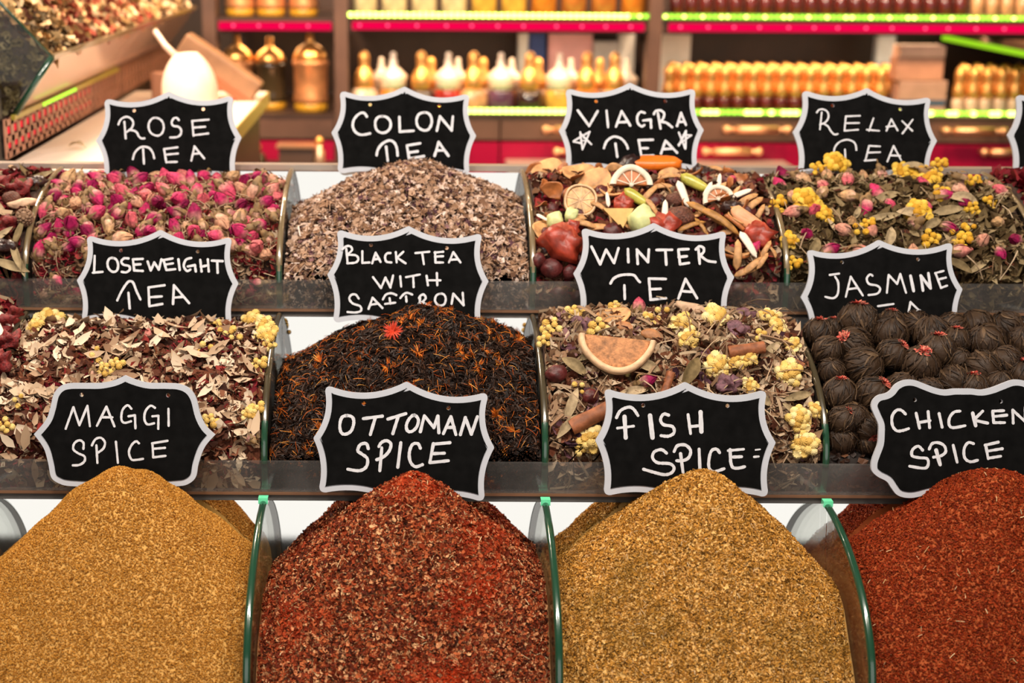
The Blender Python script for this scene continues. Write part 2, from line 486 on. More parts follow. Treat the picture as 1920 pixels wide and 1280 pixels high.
make_sign(2, 600, 140, S6, [(200, 155), (950, 130), (1700, 190), (1754, 685), (1690, 1150), (180, 1130), (126, 650)], '''
c 525,470 500,435 460,430 410,465 375,520 370,590 405,650 470,675 560,660; o 700,468 650,480 620,530 630,610 680,650 740,645 785,600 790,530 750,480 700,468;
l 890,475 895,640 1050,630; o 1170,425 1110,445 1082,510 1100,585 1160,625 1220,610 1252,540 1245,475 1215,435 1170,425; l 1310,630 1345,470 1475,625 1490,470;
c 635,905 650,840 700,775 775,738 830,760 860,820 870,905; l 742,810 760,965; l 975,800 1000,945; l 975,795 1125,770; l 990,875 1095,860; l 1000,940 1165,915;
l 1285,910 1330,760; l 1330,755 1440,910; l 1310,850 1390,850''', [(562, 335), (1337, 352)], 32, 'black chalkboard sign with white rim reading COLON TEA')
make_sign(2, 1030, 130, S6, [(158, 190), (905, 146), (1660, 190), (1734, 680), (1672, 1150), (172, 1150), (104, 690)], '''
l 318,462 445,635 540,470; l 640,465 658,650; l 745,645 810,470 905,630; l 775,595 870,590; c 1070,490 1020,480 985,530 990,600 1030,640 1065,625; l 1050,575 1135,565 1140,655;
c 1170,505 1190,470 1245,462 1285,495 1275,550 1245,590; l 1215,490 1245,665; c 1250,590 1310,600 1375,650; l 1430,635 1475,490 1530,625; l 1450,590 1510,590;
21 l 345,705 370,900 452,700 270,805; 21 l 270,812 360,830; 21 l 350,720 470,842; 10 l 380,770 420,790; 14 l 360,800 400,800;
c 610,885 640,810 700,762 755,758 820,790 865,850 878,890; l 740,835 760,980; l 1000,795 1030,970; l 1000,795 1160,790; l 1015,885 1105,885; l 1030,970 1165,965;
l 1250,945 1300,800 1430,935; l 1275,895 1370,890; 26 l 1530,690 1450,855; 24 l 1450,710 1522,890; 20 l 1590,740 1445,845; 20 l 1500,735 1590,740; 24 l 1530,700 1525,890''', [(525, 358), (1298, 355)], 30, 'black chalkboard sign with two chalk stars above the dried fruit bin')
make_sign(2, 1470, 140, S6, [(185, 148), (930, 146), (1668, 230), (1718, 742), (1640, 1165), (143, 1140), (98, 645)], '''
c 365,425 390,395 440,390 485,420 495,480 460,535 400,560; l 420,425 400,615; c 440,550 490,580 520,630 560,670 600,665; l 690,470 675,630; l 690,468 850,462; l 685,545 840,542; l 675,630 830,618;
l 1000,490 950,630; l 925,618 1065,630; l 1145,630 1200,500 1270,625; l 1145,585 1240,575; l 1320,520 1435,630; l 1440,505 1325,660;
c 553,875 570,810 620,755 700,730 770,750 800,790 808,845; l 680,840 685,930; l 950,800 910,960; l 950,798 1075,805; l 930,875 1075,870; l 900,965 1030,955; l 1155,975 1225,800 1310,960; l 1190,905 1300,910''',
    [(545, 345), (1303, 388)], 21, 'black chalkboard sign with white rim reading RELAX TEA')
make_sign(2, 1840, 140, 5.81, [(360, 190), (1090, 150), (1800, 190), (1890, 660), (1790, 1100), (335, 1090), (282, 658)], '', [], 25, 'white rimmed black sign cut off by the right edge of the picture')
make_sign(1, 130, 410, S6, [(178, 165), (1022, 120), (1845, 185), (1898, 725), (1832, 1220), (122, 1170), (82, 690)], '''
l 287,415 280,605; l 265,605 375,595; o 490,440 450,450 430,500 445,560 490,595 535,580 550,520 530,460 490,440; c 665,445 615,445 585,480 610,515 670,530 680,570 640,600 590,595;
l 715,455 730,580; l 715,455 825,450; l 725,515 800,510; l 735,580 825,585; l 880,480 915,580 955,490 1005,570 1035,455; l 1060,470 1090,575; l 1050,465 1160,445; l 1075,515 1165,500; l 1095,575 1190,565;
l 1225,455 1240,575; c 1370,440 1310,460 1285,530 1320,585 1360,570; l 1330,535 1410,520 1420,590; l 1470,460 1485,590; l 1555,455 1565,590; l 1475,540 1560,520; l 1600,470 1720,475; l 1660,475 1665,605;
c 540,915 590,810 650,720 685,700 720,720 755,810 800,905; l 665,830 680,1005; l 890,770 900,980; l 890,770 1070,745; l 900,880 1040,870; l 900,980 1045,955; l 1165,955 1175,745 1345,945; l 1170,885 1275,875''',
    [(580, 355), (1440, 368)], 29, 'black chalkboard sign with white rim reading LOSEWEIGHT TEA', border=58)
make_sign(1, 600, 410, S6, [(172, 98), (995, 78), (1840, 142), (1892, 700), (1818, 1225), (130, 1185), (80, 625)], '''
l 295,335 310,500; c 250,345 290,310 340,310 360,350 310,400; c 310,405 400,410 430,450 400,490 305,500; l 475,365 475,495 555,490; l 585,500 625,380 680,485; l 605,455 665,450; c 790,385 750,390 730,430 745,480 800,490;
l 850,375 860,490; l 935,370 860,440; l 870,440 960,500; l 1070,385 1225,370; l 1145,380 1165,510; l 1290,375 1295,490; l 1285,380 1380,370; l 1290,425 1380,420; l 1295,490 1380,490; l 1445,490 1495,375 1575,490; l 1465,460 1540,455;
l 595,655 685,775 735,660 790,770 820,635; l 900,645 910,760; l 965,655 1120,625; l 1045,645 1050,765; l 1195,640 1210,745; l 1310,610 1315,745; l 1200,690 1350,690;
c 435,895 400,850 350,855 330,900 370,950 450,980 460,1030 400,1050 310,1045; l 545,1010 590,885 700,1000; l 565,965 650,950; c 705,905 740,850 800,835 855,855; l 780,890 790,950; l 730,955 845,940;
c 900,890 940,845 980,830 1035,850; l 965,870 970,930; c 1110,890 1130,860 1165,850 1185,890 1150,930 1110,950; c 1150,930 1190,960 1260,985; l 1122,880 1118,945; o 1350,840 1305,860 1290,920 1330,970 1390,960 1410,900 1390,850 1350,840; l 1475,955 1495,840 1610,970 1600,830''',
    [(572, 295), (1422, 328)], 27, 'black chalkboard sign with white rim reading BLACK TEA WITH SAFFRON', border=60)
make_sign(1, 1065, 400, S6, [(132, 140), (962, 102), (1795, 175), (1866, 715), (1800, 1200), (118, 1185), (58, 675)], '''
l 262,372 360,570 425,405 515,555 565,390; l 670,400 675,545; l 780,565 770,405 895,545 905,405; l 990,410 1165,408; l 1090,415 1100,575; l 1235,410 1255,570; l 1235,405 1350,400; l 1240,490 1330,480; l 1255,570 1355,555;
l 1460,400 1475,565; c 1430,405 1470,370 1515,385 1520,430 1480,470; c 1485,475 1560,530 1650,545; c 475,785 510,730 580,695 670,685 740,695 780,745 805,770; l 630,805 635,960;
l 905,730 925,965; l 905,730 1095,735; l 915,850 1035,845; l 920,968 1095,950; l 1235,955 1315,735 1445,950; l 1265,870 1385,880''', [], 32, 'black chalkboard sign with white rim reading WINTER TEA', border=62)
make_sign(1, 1490, 430, S6, [(115, 205), (945, 114), (1790, 122), (1884, 670), (1860, 1180), (165, 1215), (68, 762)], '''
l 390,510 495,495; c 450,530 485,600 480,720 430,770 340,755; l 570,755 625,530 760,740; l 600,670 705,655; c 870,520 840,505 805,550 830,610 920,630 955,670 920,720 825,735; l 1030,710 1050,510 1145,610 1180,500 1245,710;
36 l 1295,520 1330,690; 32 l 1435,685 1410,520 1520,660 1495,490; l 1575,490 1635,650; l 1570,490 1665,465; l 1610,560 1690,540; l 1635,655 1705,630; l 930,860 1105,835; l 1265,965 1295,815 1445,960; l 1285,930 1400,905''',
    [(530, 368), (1382, 335)], 26, 'black chalkboard sign with white rim reading JASMINE', border=58)
# smooth shouldered plaque
seg = ['985,70 1080,110 1220,145 1400,148 1530,158 1630,205 1695,300 1740,470 1800,585 1885,665', '1885,665 1780,790 1720,950 1690,1090 1610,1160 1500,1180 1240,1190 985,1190 730,1190 430,1178 320,1150 245,1090 215,950 170,800 72,660', '72,660 190,520 235,400 270,260 335,180 430,150 600,148 740,146 880,118 985,70']
ol = []
for q in seg: ol += cat_rom(parse(q), 6)[:-1]
make_sign(0, 50, 690, S5, None, '''
l 393,605 470,390 530,570 610,375 635,580; l 705,575 800,385 880,580; l 745,490 860,490; c 1050,405 1010,370 960,420 950,510 980,545 1045,530; l 1020,480 1085,470 1090,600; c 1285,395 1240,375 1190,430 1180,510 1210,560 1275,550; l 1260,480 1320,475 1318,605; l 1420,405 1422,575;
c 570,805 570,745 530,720 480,750 470,810 520,850 580,880 580,930 530,965 465,970; c 655,770 690,710 745,695 785,740 770,800 720,840; l 700,770 710,945; l 895,735 915,945; c 1125,750 1095,730 1050,770 1025,840 1050,910 1100,915 1165,905; l 1260,750 1268,890; l 1255,750 1410,725; l 1265,805 1385,795; l 1268,890 1390,875''',
    [(552, 265), (1415, 270)], 25, 'black chalkboard sign with smooth rounded shoulders behind the leftmost tan spice cone', outline=ol, border=56)
make_sign(0, 580, 700, S5, [(138, 98), (975, 78), (1812, 172), (1852, 740), (1768, 1300), (78, 1210), (38, 645)], '''
o 375,420 325,440 305,520 320,590 365,605 420,570 445,490 430,435 375,420; l 540,450 730,425; l 660,440 610,610; l 785,455 965,400; l 890,425 835,600; o 1050,415 1000,450 970,520 985,575 1030,575 1075,530 1090,460 1050,415; l 1110,580 1150,420 1245,540 1285,425 1295,590; l 1340,600 1415,430 1465,610; l 1375,540 1450,535; l 1510,610 1560,440 1620,605 1680,430;
c 590,750 570,700 510,710 485,770 520,800 580,850 570,930 500,970 385,955; c 695,730 720,690 770,670 815,700 800,770 745,830 675,860; l 725,740 705,970; l 915,690 885,935; c 1110,745 1085,700 1030,710 1000,790 1010,880 1060,930 1130,910; l 1240,700 1205,890; l 1240,705 1405,690; l 1230,800 1350,795; l 1205,890 1390,870''',
    [(545, 300), (1390, 345)], 34, 'black chalkboard sign with white rim reading OTTOMAN SPICE', border=58)
make_sign(0, 1105, 700, S5, [(130, 130), (960, 82), (1792, 145), (1866, 690), (1805, 1255), (128, 1240), (58, 670)], '''
c 270,440 310,370 390,335 440,355 485,420; 40 l 350,430 362,640; 27 l 280,545 440,525; 48 l 605,420 630,640; c 790,415 740,405 710,460 740,510 830,530 845,590 790,625 715,620; l 985,410 1010,600; 44 l 1110,385 1118,580; l 1000,530 1110,520;
c 770,795 720,760 650,780 630,840 680,890 800,900 845,940 820,990 750,1010 640,985 540,955; c 845,780 880,720 960,715 1010,770 990,840 930,870 870,870; l 910,800 935,990; l 1095,755 1105,985; c 1300,790 1270,755 1220,770 1195,850 1195,940 1240,980 1345,950;
l 1405,760 1410,880; 26 l 1385,770 1540,755; l 1405,835 1520,830; c 1410,880 1430,935 1480,945 1550,930; 16 l 1660,762 1705,757; 22 l 1645,832 1690,828''', [(537, 318), (1382, 322)], 33, 'black chalkboard sign with white rim reading FISH SPICE', border=62)
half = [(1045, 150), (960, 150), (860, 160), (760, 140), (660, 102), (570, 68), (500, 60), (425, 75), (360, 115), (318, 168), (275, 196), (195, 218), (143, 268), (128, 335), (160, 420), (198, 510), (200, 600), (192, 700), (160, 790), (130, 880), (132, 970), (190, 1030), (280, 1078), (325, 1140), (380, 1210), (460, 1240), (560, 1240), (700, 1205), (860, 1170), (960, 1160), (1045, 1160)]
half = [Vector(p) for p in half]; full = half + [Vector((2090 - p.x, p.y)) for p in reversed(half[1:-1])]
make_sign(0, 1610, 700, 1653 / 310, None, '''
c 465,405 420,365 370,370 330,430 335,520 375,570 430,570 495,550; l 570,395 605,545; l 690,380 705,540; l 590,490 710,470; l 800,400 830,535; c 1010,375 950,385 905,440 900,510 940,540 1060,520; 36 l 1135,395 1165,520; l 1235,375 1160,450; l 1170,470 1285,495; l 1335,380 1345,490; l 1335,375 1445,370; l 1340,430 1475,415; l 1345,490 1455,490; l 1540,495 1535,365 1660,480 1660,335;
c 635,765 590,725 535,760 530,820 600,840 680,850 690,910 650,945 505,925; c 700,755 730,700 790,690 850,720 865,780 820,820 745,835; 38 l 770,765 810,910; l 940,715 980,885; c 1145,700 1090,690 1050,750 1055,840 1110,880 1185,865; l 1265,715 1290,850; l 1260,715 1390,685; l 1280,775 1430,750; l 1290,845 1415,825''',
    [(560, 262), (1420, 278)], 31, 'scalloped black chalkboard sign with white rim reading CHICKEN SPICE', outline=cat_rom(full, 4, True)[:-1], border=58)

# ------------------------------------------------------------------ what lies in the bins
class Bin:
    """surface of the contents of one bin: a mound leaning on the mirror behind it"""
    def __init__(s, row, colm, apex, ya, sl=.4, sr=.4, p=1.3, sb=.6, c=.012, zf=None, Df=None, off=.0):
        s.row = row; s.x0 = DX[colm] + .0035; s.x1 = DX[colm + 1] - .0035
        s.pane = P[row][0] + .0045; s.yf = s.pane + off; s.yb = P[row + 1][0] - .013
        s.z0 = P[row][1]; s.ztop = P[row + 1][1]
        a = at(apex[0], apex[1], ya); s.xa, s.ya, s.za = a.x, a.y, a.z
        s.sl, s.sr, s.p, s.sb, s.c = sl, sr, p, sb, c
        s.zf = zf if zf is not None else s.z0 + LIP + .003
        s.Df = s.za - s.zf + (c if row == 0 else 0) * .8
    def H(s, x, y):
        x = np.asarray(x, float); y = np.asarray(y, float)
        dx = x - s.xa
        a = np.where(dx < 0, s.sl, s.sr) * np.abs(dx)
        t = np.clip((s.ya - y) / (s.ya - s.yf), 0, 1.2)
        b = np.where(y < s.ya, s.Df * t ** s.p, s.sb * (y - s.ya))
        z = s.za - (np.sqrt(a * a + b * b + s.c * s.c) - s.c)
        bump = .0016 * np.sin(x * 83 + s.xa * 50) * np.sin(y * 71 + 1.3) + .0012 * np.sin(x * 171 + y * 133)
        return np.maximum(z + bump, s.z0 + .012)
    def N(s, x, y, e=.002):
        gx = (s.H(x + e, y) - s.H(x - e, y)) / (2 * e); gy = (s.H(x, y + e) - s.H(x, y - e)) / (2 * e)
        n = np.stack([-gx, -gy, np.ones_like(gx)], -1)
        return n / np.linalg.norm(n, axis=-1, keepdims=True)
    def sample(s, n, front=0.0, inset=.002):
        out = []; 
        X = RS.uniform(s.x0 + inset, s.x1 - inset, n * 8); Y = RS.uniform(s.yf, s.yb, n * 8)
        Nn = s.N(X, Y); w_ = 1 / np.clip(Nn[:, 2], .14, 1)
        k = RS.uniform(0, 7.2, len(X)) < w_
        X, Y, Nn = X[k][:n], Y[k][:n], Nn[k][:n]
        Pp = np.stack([X, Y, s.H(X, Y)], -1)
        if front:
            m = int(n * front)
            X = RS.uniform(s.x0 + inset, s.x1 - inset, m); Z = s.z0 + RS.uniform(0, 1, m) * (s.H(X, np.full(m, s.yf)) - s.z0)
            Pp = np.concatenate([Pp, np.stack([X, np.full(m, s.yf + .0005), Z], -1)])
            Nn = np.concatenate([Nn, np.tile([[0, -1., 0.05]], (m, 1))])
        return Pp, Nn
    def hit(s, px, py):
        d = ray(px, py); prev = None; best = 9
        for i in range(900):
            t = 1.0 + i * .0012; p = CAM + d * t
            if s.yf <= p.y <= s.yb + .01:
                if p.z < float(s.H(p.x, p.y)): return p
                gap = p.z - float(s.H(p.x, p.y))
                if gap < best: best, prev = gap, p
        return prev if prev else CAM + d * 1.3
    def base(s, nx=70, ny=56):
        xs = np.linspace(s.x0, s.x1, nx); ys = np.linspace(s.yf, s.yb, ny)
        X, Y = np.meshgrid(xs, ys, indexing='ij'); Z = s.H(X, Y) - .001
        V = np.stack([X, Y, Z], -1).reshape(-1, 3)
        Fq = []
        idx = np.arange(nx * ny).reshape(nx, ny)
        Fq.append(np.stack([idx[:-1, :-1], idx[1:, :-1], idx[1:, 1:], idx[:-1, 1:]], -1).reshape(-1, 4))
        loop = np.concatenate([idx[:, 0], idx[-1, 1:], idx[-2::-1, -1], idx[0, -2:0:-1]])
        lo = V[loop].copy(); lo[:, 2] = s.z0 + .0015
        b0 = len(V); V = np.concatenate([V, lo]); m = len(loop); k = np.arange(m)
        Fq.append(np.stack([loop, b0 + k, b0 + (k + 1) % m, loop[(k + 1) % m]], -1))
        V = V.copy()
        # the lower back follows the leaning mirror
        yl = P[s.row + 1][0] - LEAN * (s.ztop - V[:, 2]) / (s.ztop - s.z0) - .004
        V[:, 1] = np.where(V[:, 2] < s.ztop, np.minimum(V[:, 1], yl), V[:, 1])
        return V, np.concatenate(Fq)

# little shapes, instanced many times into one loose mass
def T_(v, f): return np.array(v, float), np.array(f, int)
TPL = {}
TPL['grain'] = T_([(1, 0, -.3), (-.5, .8, -.35), (-.5, -.8, -.3), (0, 0, .75)], [(0, 1, 2, 2), (0, 3, 1, 1), (1, 3, 2, 2), (2, 3, 0, 0)])
TPL['nub'] = T_([(1, 0, 0), (-1, 0, .1), (0, .7, 0), (0, -.7, .1), (0, .1, .6), (0, 0, -.6)], [(0, 2, 4, 4), (2, 1, 4, 4), (1, 3, 4, 4), (3, 0, 4, 4), (2, 0, 5, 5), (1, 2, 5, 5), (3, 1, 5, 5), (0, 3, 5, 5)])
TPL['chip'] = T_([(-1, -.5, .1), (0, -.65, -.12), (1, -.3, .22), (-1.1, .35, .05), (.1, .6, -.08), (.85, .5, .3)], [(0, 1, 4, 3), (1, 2, 5, 4)])
TPL['leaf'] = T_([(-1, 0, .2), (-.4, -.34, .02), (.3, -.3, .06), (1, 0, .3), (.3, .3, .12), (-.4, .34, .06), (-.35, 0, -.09), (.3, 0, -.05)],
                 [(0, 1, 6, 6), (1, 2, 7, 6), (2, 3, 7, 7), (7, 3, 4, 4), (6, 7, 4, 5), (0, 6, 5, 5)])
TPL['curl'] = T_([(-.8, -.7, .45), (0, -.8, .1), (.8, -.6, .5), (-.9, 0, .12), (0, 0, -.2), (.9, .05, .15), (-.6, .75, .5), (.1, .85, .12), (.75, .7, .42)],
                 [(0, 1, 4, 3), (1, 2, 5, 4), (3, 4, 7, 6), (4, 5, 8, 7)])
def needle(w=.09, b=.25):
    v = []; 
    for x in (-1, -.3, .4, 1):
        for a in (0, 2.1, 4.2): v.append((x, w * math.cos(a), w * math.sin(a) + b * (1 - x * x)))
    f = []
    for i in range(3):
        for j in range(3): f.append((i * 3 + j, i * 3 + (j + 1) % 3, i * 3 + 3 + (j + 1) % 3, i * 3 + 3 + j))
    return T_(v, f)
TPL['needle'] = needle(); TPL['stick'] = needle(.13, .1); TPL['thread'] = needle(.045, .35)
st_v = []; 
for k in range(12): 
    a = 2 * PI * k / 12; r = 1.0 if k % 2 else .35; st_v.append((r * math.cos(a), r * math.sin(a), .35 * r))
st_v.append((0, 0, -.1)); cl_v = []; cl_f = []
for k in range(26):
    a = random.uniform(-1.0, 1.0) + (PI if k % 5 == 0 else 0); e = random.uniform(.1, .9); L_ = random.uniform(.5, 1.0); w_ = .035
    d = Vector((math.cos(a) * L_, math.sin(a) * L_, e * .8)); q = Vector((-math.sin(a), math.cos(a), 0)) * w_; o = len(cl_v)
    cl_v += [(-q.x, -q.y, 0), (q.x, q.y, 0), (d.x * .6 + q.x, d.y * .6 + q.y, d.z * .75), (d.x * .6 - q.x, d.y * .6 - q.y, d.z * .75), tuple(d)]
    cl_f += [(o, o + 1, o + 2, o + 3), (o + 3, o + 2, o + 4, o + 4)]
TPL['clump'] = T_(cl_v, cl_f)
TPL['star'] = T_(st_v, [(12, k, (k + 1) % 12, (k + 1) % 12) for k in range(12)])

def scatter(Pp, Nn, tpl, s0, s1, tilt=.5, sink=0.0, aniso=.25):
    """returns vertices and faces of len(Pp) copies of the template"""
    tv, tf = TPL[tpl]; n = len(Pp)
    Nn = Nn + RS.normal(0, tilt, (n, 3)); Nn /= np.linalg.norm(Nn, axis=1, keepdims=True)
    A = RS.normal(0, 1, (n, 3)); A -= Nn * (A * Nn).sum(1, keepdims=True); A /= np.linalg.norm(A, axis=1, keepdims=True)
    B = np.cross(Nn, A)
    sc = RS.uniform(s0, s1, n)[:, None] * (1 + RS.uniform(-aniso, aniso, (n, 3)))
    L = tv[None] * sc[:, None, :]
    V = Pp[:, None, :] + L[..., 0:1] * A[:, None] + L[..., 1:2] * B[:, None] + L[..., 2:3] * Nn[:, None]
    V = V + Nn[:, None] * (sc.mean(1) * sink)[:, None, None]
    Fq = tf[None] + (np.arange(n) * len(tv))[:, None, None]
    return V.reshape(-1, 3), Fq.reshape(-1, 4)
def np_mesh(name, chunks, mats):
    """chunks: (verts, quads-with-repeats-for-triangles, material index, smooth)"""
    Vs = []; loops = []; starts = []; tot = []; mi = []; sm = []; off = 0; ls = 0
    for V, Fq, m, s in chunks:
        tri = Fq[:, 2] == Fq[:, 3]
        for sel, k in ((~tri, 4), (tri, 3)):
            q = Fq[sel][:, :k] + off
            if len(q) == 0: continue
            loops.append(q.reshape(-1)); starts.append(ls + np.arange(len(q)) * k); tot.append(np.full(len(q), k))
            mi.append(np.full(len(q), m)); sm.append(np.full(len(q), s)); ls += q.size
        Vs.append(V); off += len(V)
    V = np.concatenate(Vs); loops = np.concatenate(loops); starts = np.concatenate(starts); tot = np.concatenate(tot)
    me = bpy.data.meshes.new(name)
    me.vertices.add(len(V)); me.vertices.foreach_set('co', V.astype(np.float32).ravel())
    me.loops.add(len(loops)); me.loops.foreach_set('vertex_index', loops.astype(np.int32))
    me.polygons.add(len(starts)); me.polygons.foreach_set('loop_start', starts.astype(np.int32))
    me.polygons.foreach_set('loop_total', tot.astype(np.int32))
    me.polygons.foreach_set('material_index', np.concatenate(mi).astype(np.int32))
    me.polygons.foreach_set('use_smooth', np.concatenate(sm).astype(bool))
    me.update(calc_edges=True); me.validate()
    for m in mats: me.materials.append(m)
    return me
def in_bin(b, V):
    """keep loose bits from poking through the glass"""
    V[:, 0] = np.clip(V[:, 0], b.x0 + .0004, b.x1 - .0004); V[:, 1] = np.maximum(V[:, 1], b.pane - .0016)
    zz = np.minimum(V[:, 2], b.ztop)
    V[:, 1] = np.minimum(V[:, 1], P[b.row + 1][0] - LEAN * (b.ztop - zz) / (b.ztop - b.z0) - .002)
    return V
def mass(name, b, layers, basemat, label, cat, frontf=.25):
    """one loose, uncountable mass: a mound with thousands of bits on its surface
    layers: (template, count, smin, smax, tilt, material, sink)"""
    V, Fq = b.base(); chunks = [(V, Fq, 0, True)]; mats = [basemat]
    for (tpl, n, s0, s1, tilt, mat, sink) in layers:
        Pp, Nn = b.sample(n, frontf if b.row else .06)
        v, f = scatter(Pp, Nn, tpl, s0, s1, tilt, sink)
        if mat not in mats: mats.append(mat)
        chunks.append((in_bin(b, v), f, mats.index(mat), tpl in ('leaf', 'curl')))
    o = link(name, np_mesh(name, chunks, mats)[0:0] if False else np_mesh(name, chunks, mats), mats)
    return tag(o, label, cat, kind='stuff')

# --- the four front cones of ground spice
B = {}
B['tan'] = Bin(0, 2, (228, 880), 1.128, 1.02, 1.02, 1.15, 1.0, .030, zf=.851)
B['red'] = Bin(0, 3, (772, 893), 1.128, .98, .94, 1.12, .95, .019, zf=.851)
B['fish'] = Bin(0, 4, (1322, 889), 1.128, .98, 1.05, 1.12, .95, .027, zf=.851)
B['chili'] = Bin(0, 5, (1875, 883), 1.128, .92, .92, 1.12, .9, .026, zf=.851)
mt_tan = ramp_mat('ground_tan_spice', [(0, (.19, .065, .008)), (.3, (.43, .180, .026)), (.8, (.53, .245, .042)), (1, (.68, .38, .11))], .85)
mt_red = ramp_mat('coarse_red_spice', [(0, (.022, .006, .003)), (.3, (.13, .020, .008)), (.6, (.29, .045, .014)), (.85, (.44, .12, .04)), (1, (.68, .37, .18))], .75, patch=((.42, .030, .004), 12, .54, .78))
mt_fish = ramp_mat('fish_spice', [(0, (.06, .022, .004)), (.25, (.30, .135, .020)), (.7, (.54, .245, .040)), (1, (.78, .47, .16))], .8, patch=((.22, .115, .018), 14, .54, .8))
mt_chili = ramp_mat('red_pepper_spice', [(0, (.09, .010, .004)), (.4, (.21, .024, .005)), (.88, (.29, .036, .007)), (1, (.42, .10, .03))], .75)
seed_m = ramp_mat('brown_seeds', [(0, (.10, .035, .018)), (.5, (.22, .09, .04)), (1, (.40, .20, .10))], .6)
pale_m = ramp_mat('pale_husk', [(0, (.50, .28, .12)), (1, (.75, .55, .32))], .7)
mass('spice_heap', B['tan'], [('grain', 52000, .0006, .0012, .6, mt_tan, .3), ('nub', 6000, .0007, .0013, .8, mt_tan, .3)], mt_tan, 'tan ground spice heaped into the leftmost front cone', 'spice')
mass('spice_heap', B['red'], [('grain', 22000, .0010, .0021, .8, mt_red, .4), ('chip', 14000, .0013, .0027, .8, mt_red, .5), ('nub', 2600, .001, .0018, .8, seed_m, .5), ('stick', 330, .0015, .0032, .5, pale_m, .5)], mt_red, 'coarse brick red spice cone under the OTTOMAN SPICE sign', 'spice')
mass('spice_heap', B['fish'], [('grain', 38000, .0007, .0015, .7, mt_fish, .3), ('chip', 9000, .0009, .0018, .7, mt_fish, .4), ('stick', 700, .0012, .0024, .5, pale_m, .4), ('stick', 2200, .0012, .0022, .5, mt_fish, .5)], mt_fish, 'mustard brown spice cone under the FISH SPICE sign', 'spice')
mass('spice_heap', B['chili'], [('grain', 44000, .0006, .0014, .7, mt_chili, .3), ('chip', 7000, .0009, .0018, .7, mt_chili, .4), ('stick', 130, .0015, .003, .5, pale_m, .5)], mt_chili, 'deep red chili spice cone under the CHICKEN SPICE sign', 'spice')

# --- colours of the teas
leaf_pale = ramp_mat('pale_dry_leaf', [(0, (0.128, 0.060, 0.030)), (.3, (0.272, 0.160, 0.092)), (.7, (0.392, 0.264, 0.164)), (1, (0.560, 0.432, 0.304))], .75)
leaf_dark = ramp_mat('dark_dry_leaf', [(0, (0.028, 0.010, 0.006)), (.4, (0.072, 0.024, 0.014)), (.75, (0.136, 0.040, 0.020)), (1, (0.208, 0.080, 0.040))], .65)
leaf_cream = ramp_mat('cream_dry_leaf', [(0, (.22, .12, .07)), (.3, (.42, .28, .175)), (.7, (.56, .41, .28)), (1, (.72, .58, .43))], .75)
leaf_wine = ramp_mat('wine_red_petal', [(0, (0.085, 0.007, 0.010)), (.6, (0.187, 0.013, 0.021)), (1, (0.306, 0.043, 0.034))], .55)
leaf_olive = ramp_mat('olive_dry_leaf', [(0, (0.025, 0.014, 0.006)), (.45, (0.090, 0.056, 0.024)), (.8, (0.189, 0.131, 0.061)), (1, (0.360, 0.270, 0.153))], .7)
lav_m = ramp_mat('dried_lavender', [(0, (0.103, 0.047, 0.030)), (.22, (0.284, 0.155, 0.086)), (.6, (0.440, 0.285, 0.195)), (.85, (0.530, 0.375, 0.290)), (1, (0.670, 0.530, 0.455))], .8)
lav_p = ramp_mat('violet_floret', [(0, (.04, .016, .025)), (.6, (.13, .055, .068)), (1, (.27, .14, .14))], .8)
lav_d = ramp_mat('dark_florets', [(0, (.03, .015, .012)), (.6, (.09, .05, .035)), (1, (.2, .12, .08))], .8)  # dark florets, multiplied to paint deep shade between the lumps
tea_m = ramp_mat('black_tea_leaf', [(0, (.006, .003, .002)), (.5, (.018, .008, .005)), (.9, (.042, .018, .010)), (1, (.12, .05, .025))], .5, spec=.22)
saf_m = ramp_mat('safflower_thread', [(0, (.30, .045, .006)), (.5, (.52, .11, .012)), (.85, (.66, .22, .03)), (1, (.75, .38, .10))], .6)
saf_r = pr('red_safflower', (.62, .045, .012), .6)
twig_m = ramp_mat('pale_twig', [(0, (0.224, 0.128, 0.072)), (1, (0.464, 0.336, 0.216))], .8)
dark_fill = pr('tea_gap_shade', (.045, .022, .014), .9, noise=.5, nscale=120)  # dark base colour paints the shade in the gaps between pieces
fill_tan = pr('tan_tea_dust', (.20, .12, .075), .9, noise=.5, nscale=160)
black_fill = pr('black_tea_dust', (.012, .007, .005), .9)

B['lose'] = Bin(1, 2, (285, 616), 1.315, .16, .12, 1.35, .35, .02, off=.006)
B['saf'] = Bin(1, 3, (800, 586), 1.31, .54, .50, 1.25, .55, .016)
B['winter'] = Bin(1, 4, (1245, 596), 1.318, .16, .16, 1.35, .35, .02, off=.010)
B['jas'] = Bin(1, 5, (1690, 622), 1.31, .12, .10, 1.3, .35, .02)
B['jasfloor'] = Bin(1, 5, (1690, 672), 1.31, .12, .10, 1.3, .35, .02, zf=P[1][1] + .012)
B['redmix'] = Bin(1, 1, (-120, 590), 1.315, .2, .16, 1.35, .35, .02)
B['rose'] = Bin(2, 2, (320, 348), 1.492, .12, .10, 1.35, .35, .02, off=.011)
B['colon'] = Bin(2, 3, (775, 312), 1.49, .52, .48, 1.25, .55, .016)
B['fruit'] = Bin(2, 4, (1200, 330), 1.492, .12, .12, 1.35, .35, .02, off=.011)
B['relax'] = Bin(2, 5, (1630, 343), 1.492, .14, .12, 1.35, .35, .02, off=.010)
B['pine'] = Bin(2, 1, (20, 334), 1.492, .1, .10, 1.35, .35, .02)
B['hib'] = Bin(2, 6, (1960, 340), 1.492, .1, .10, 1.35, .35, .02)

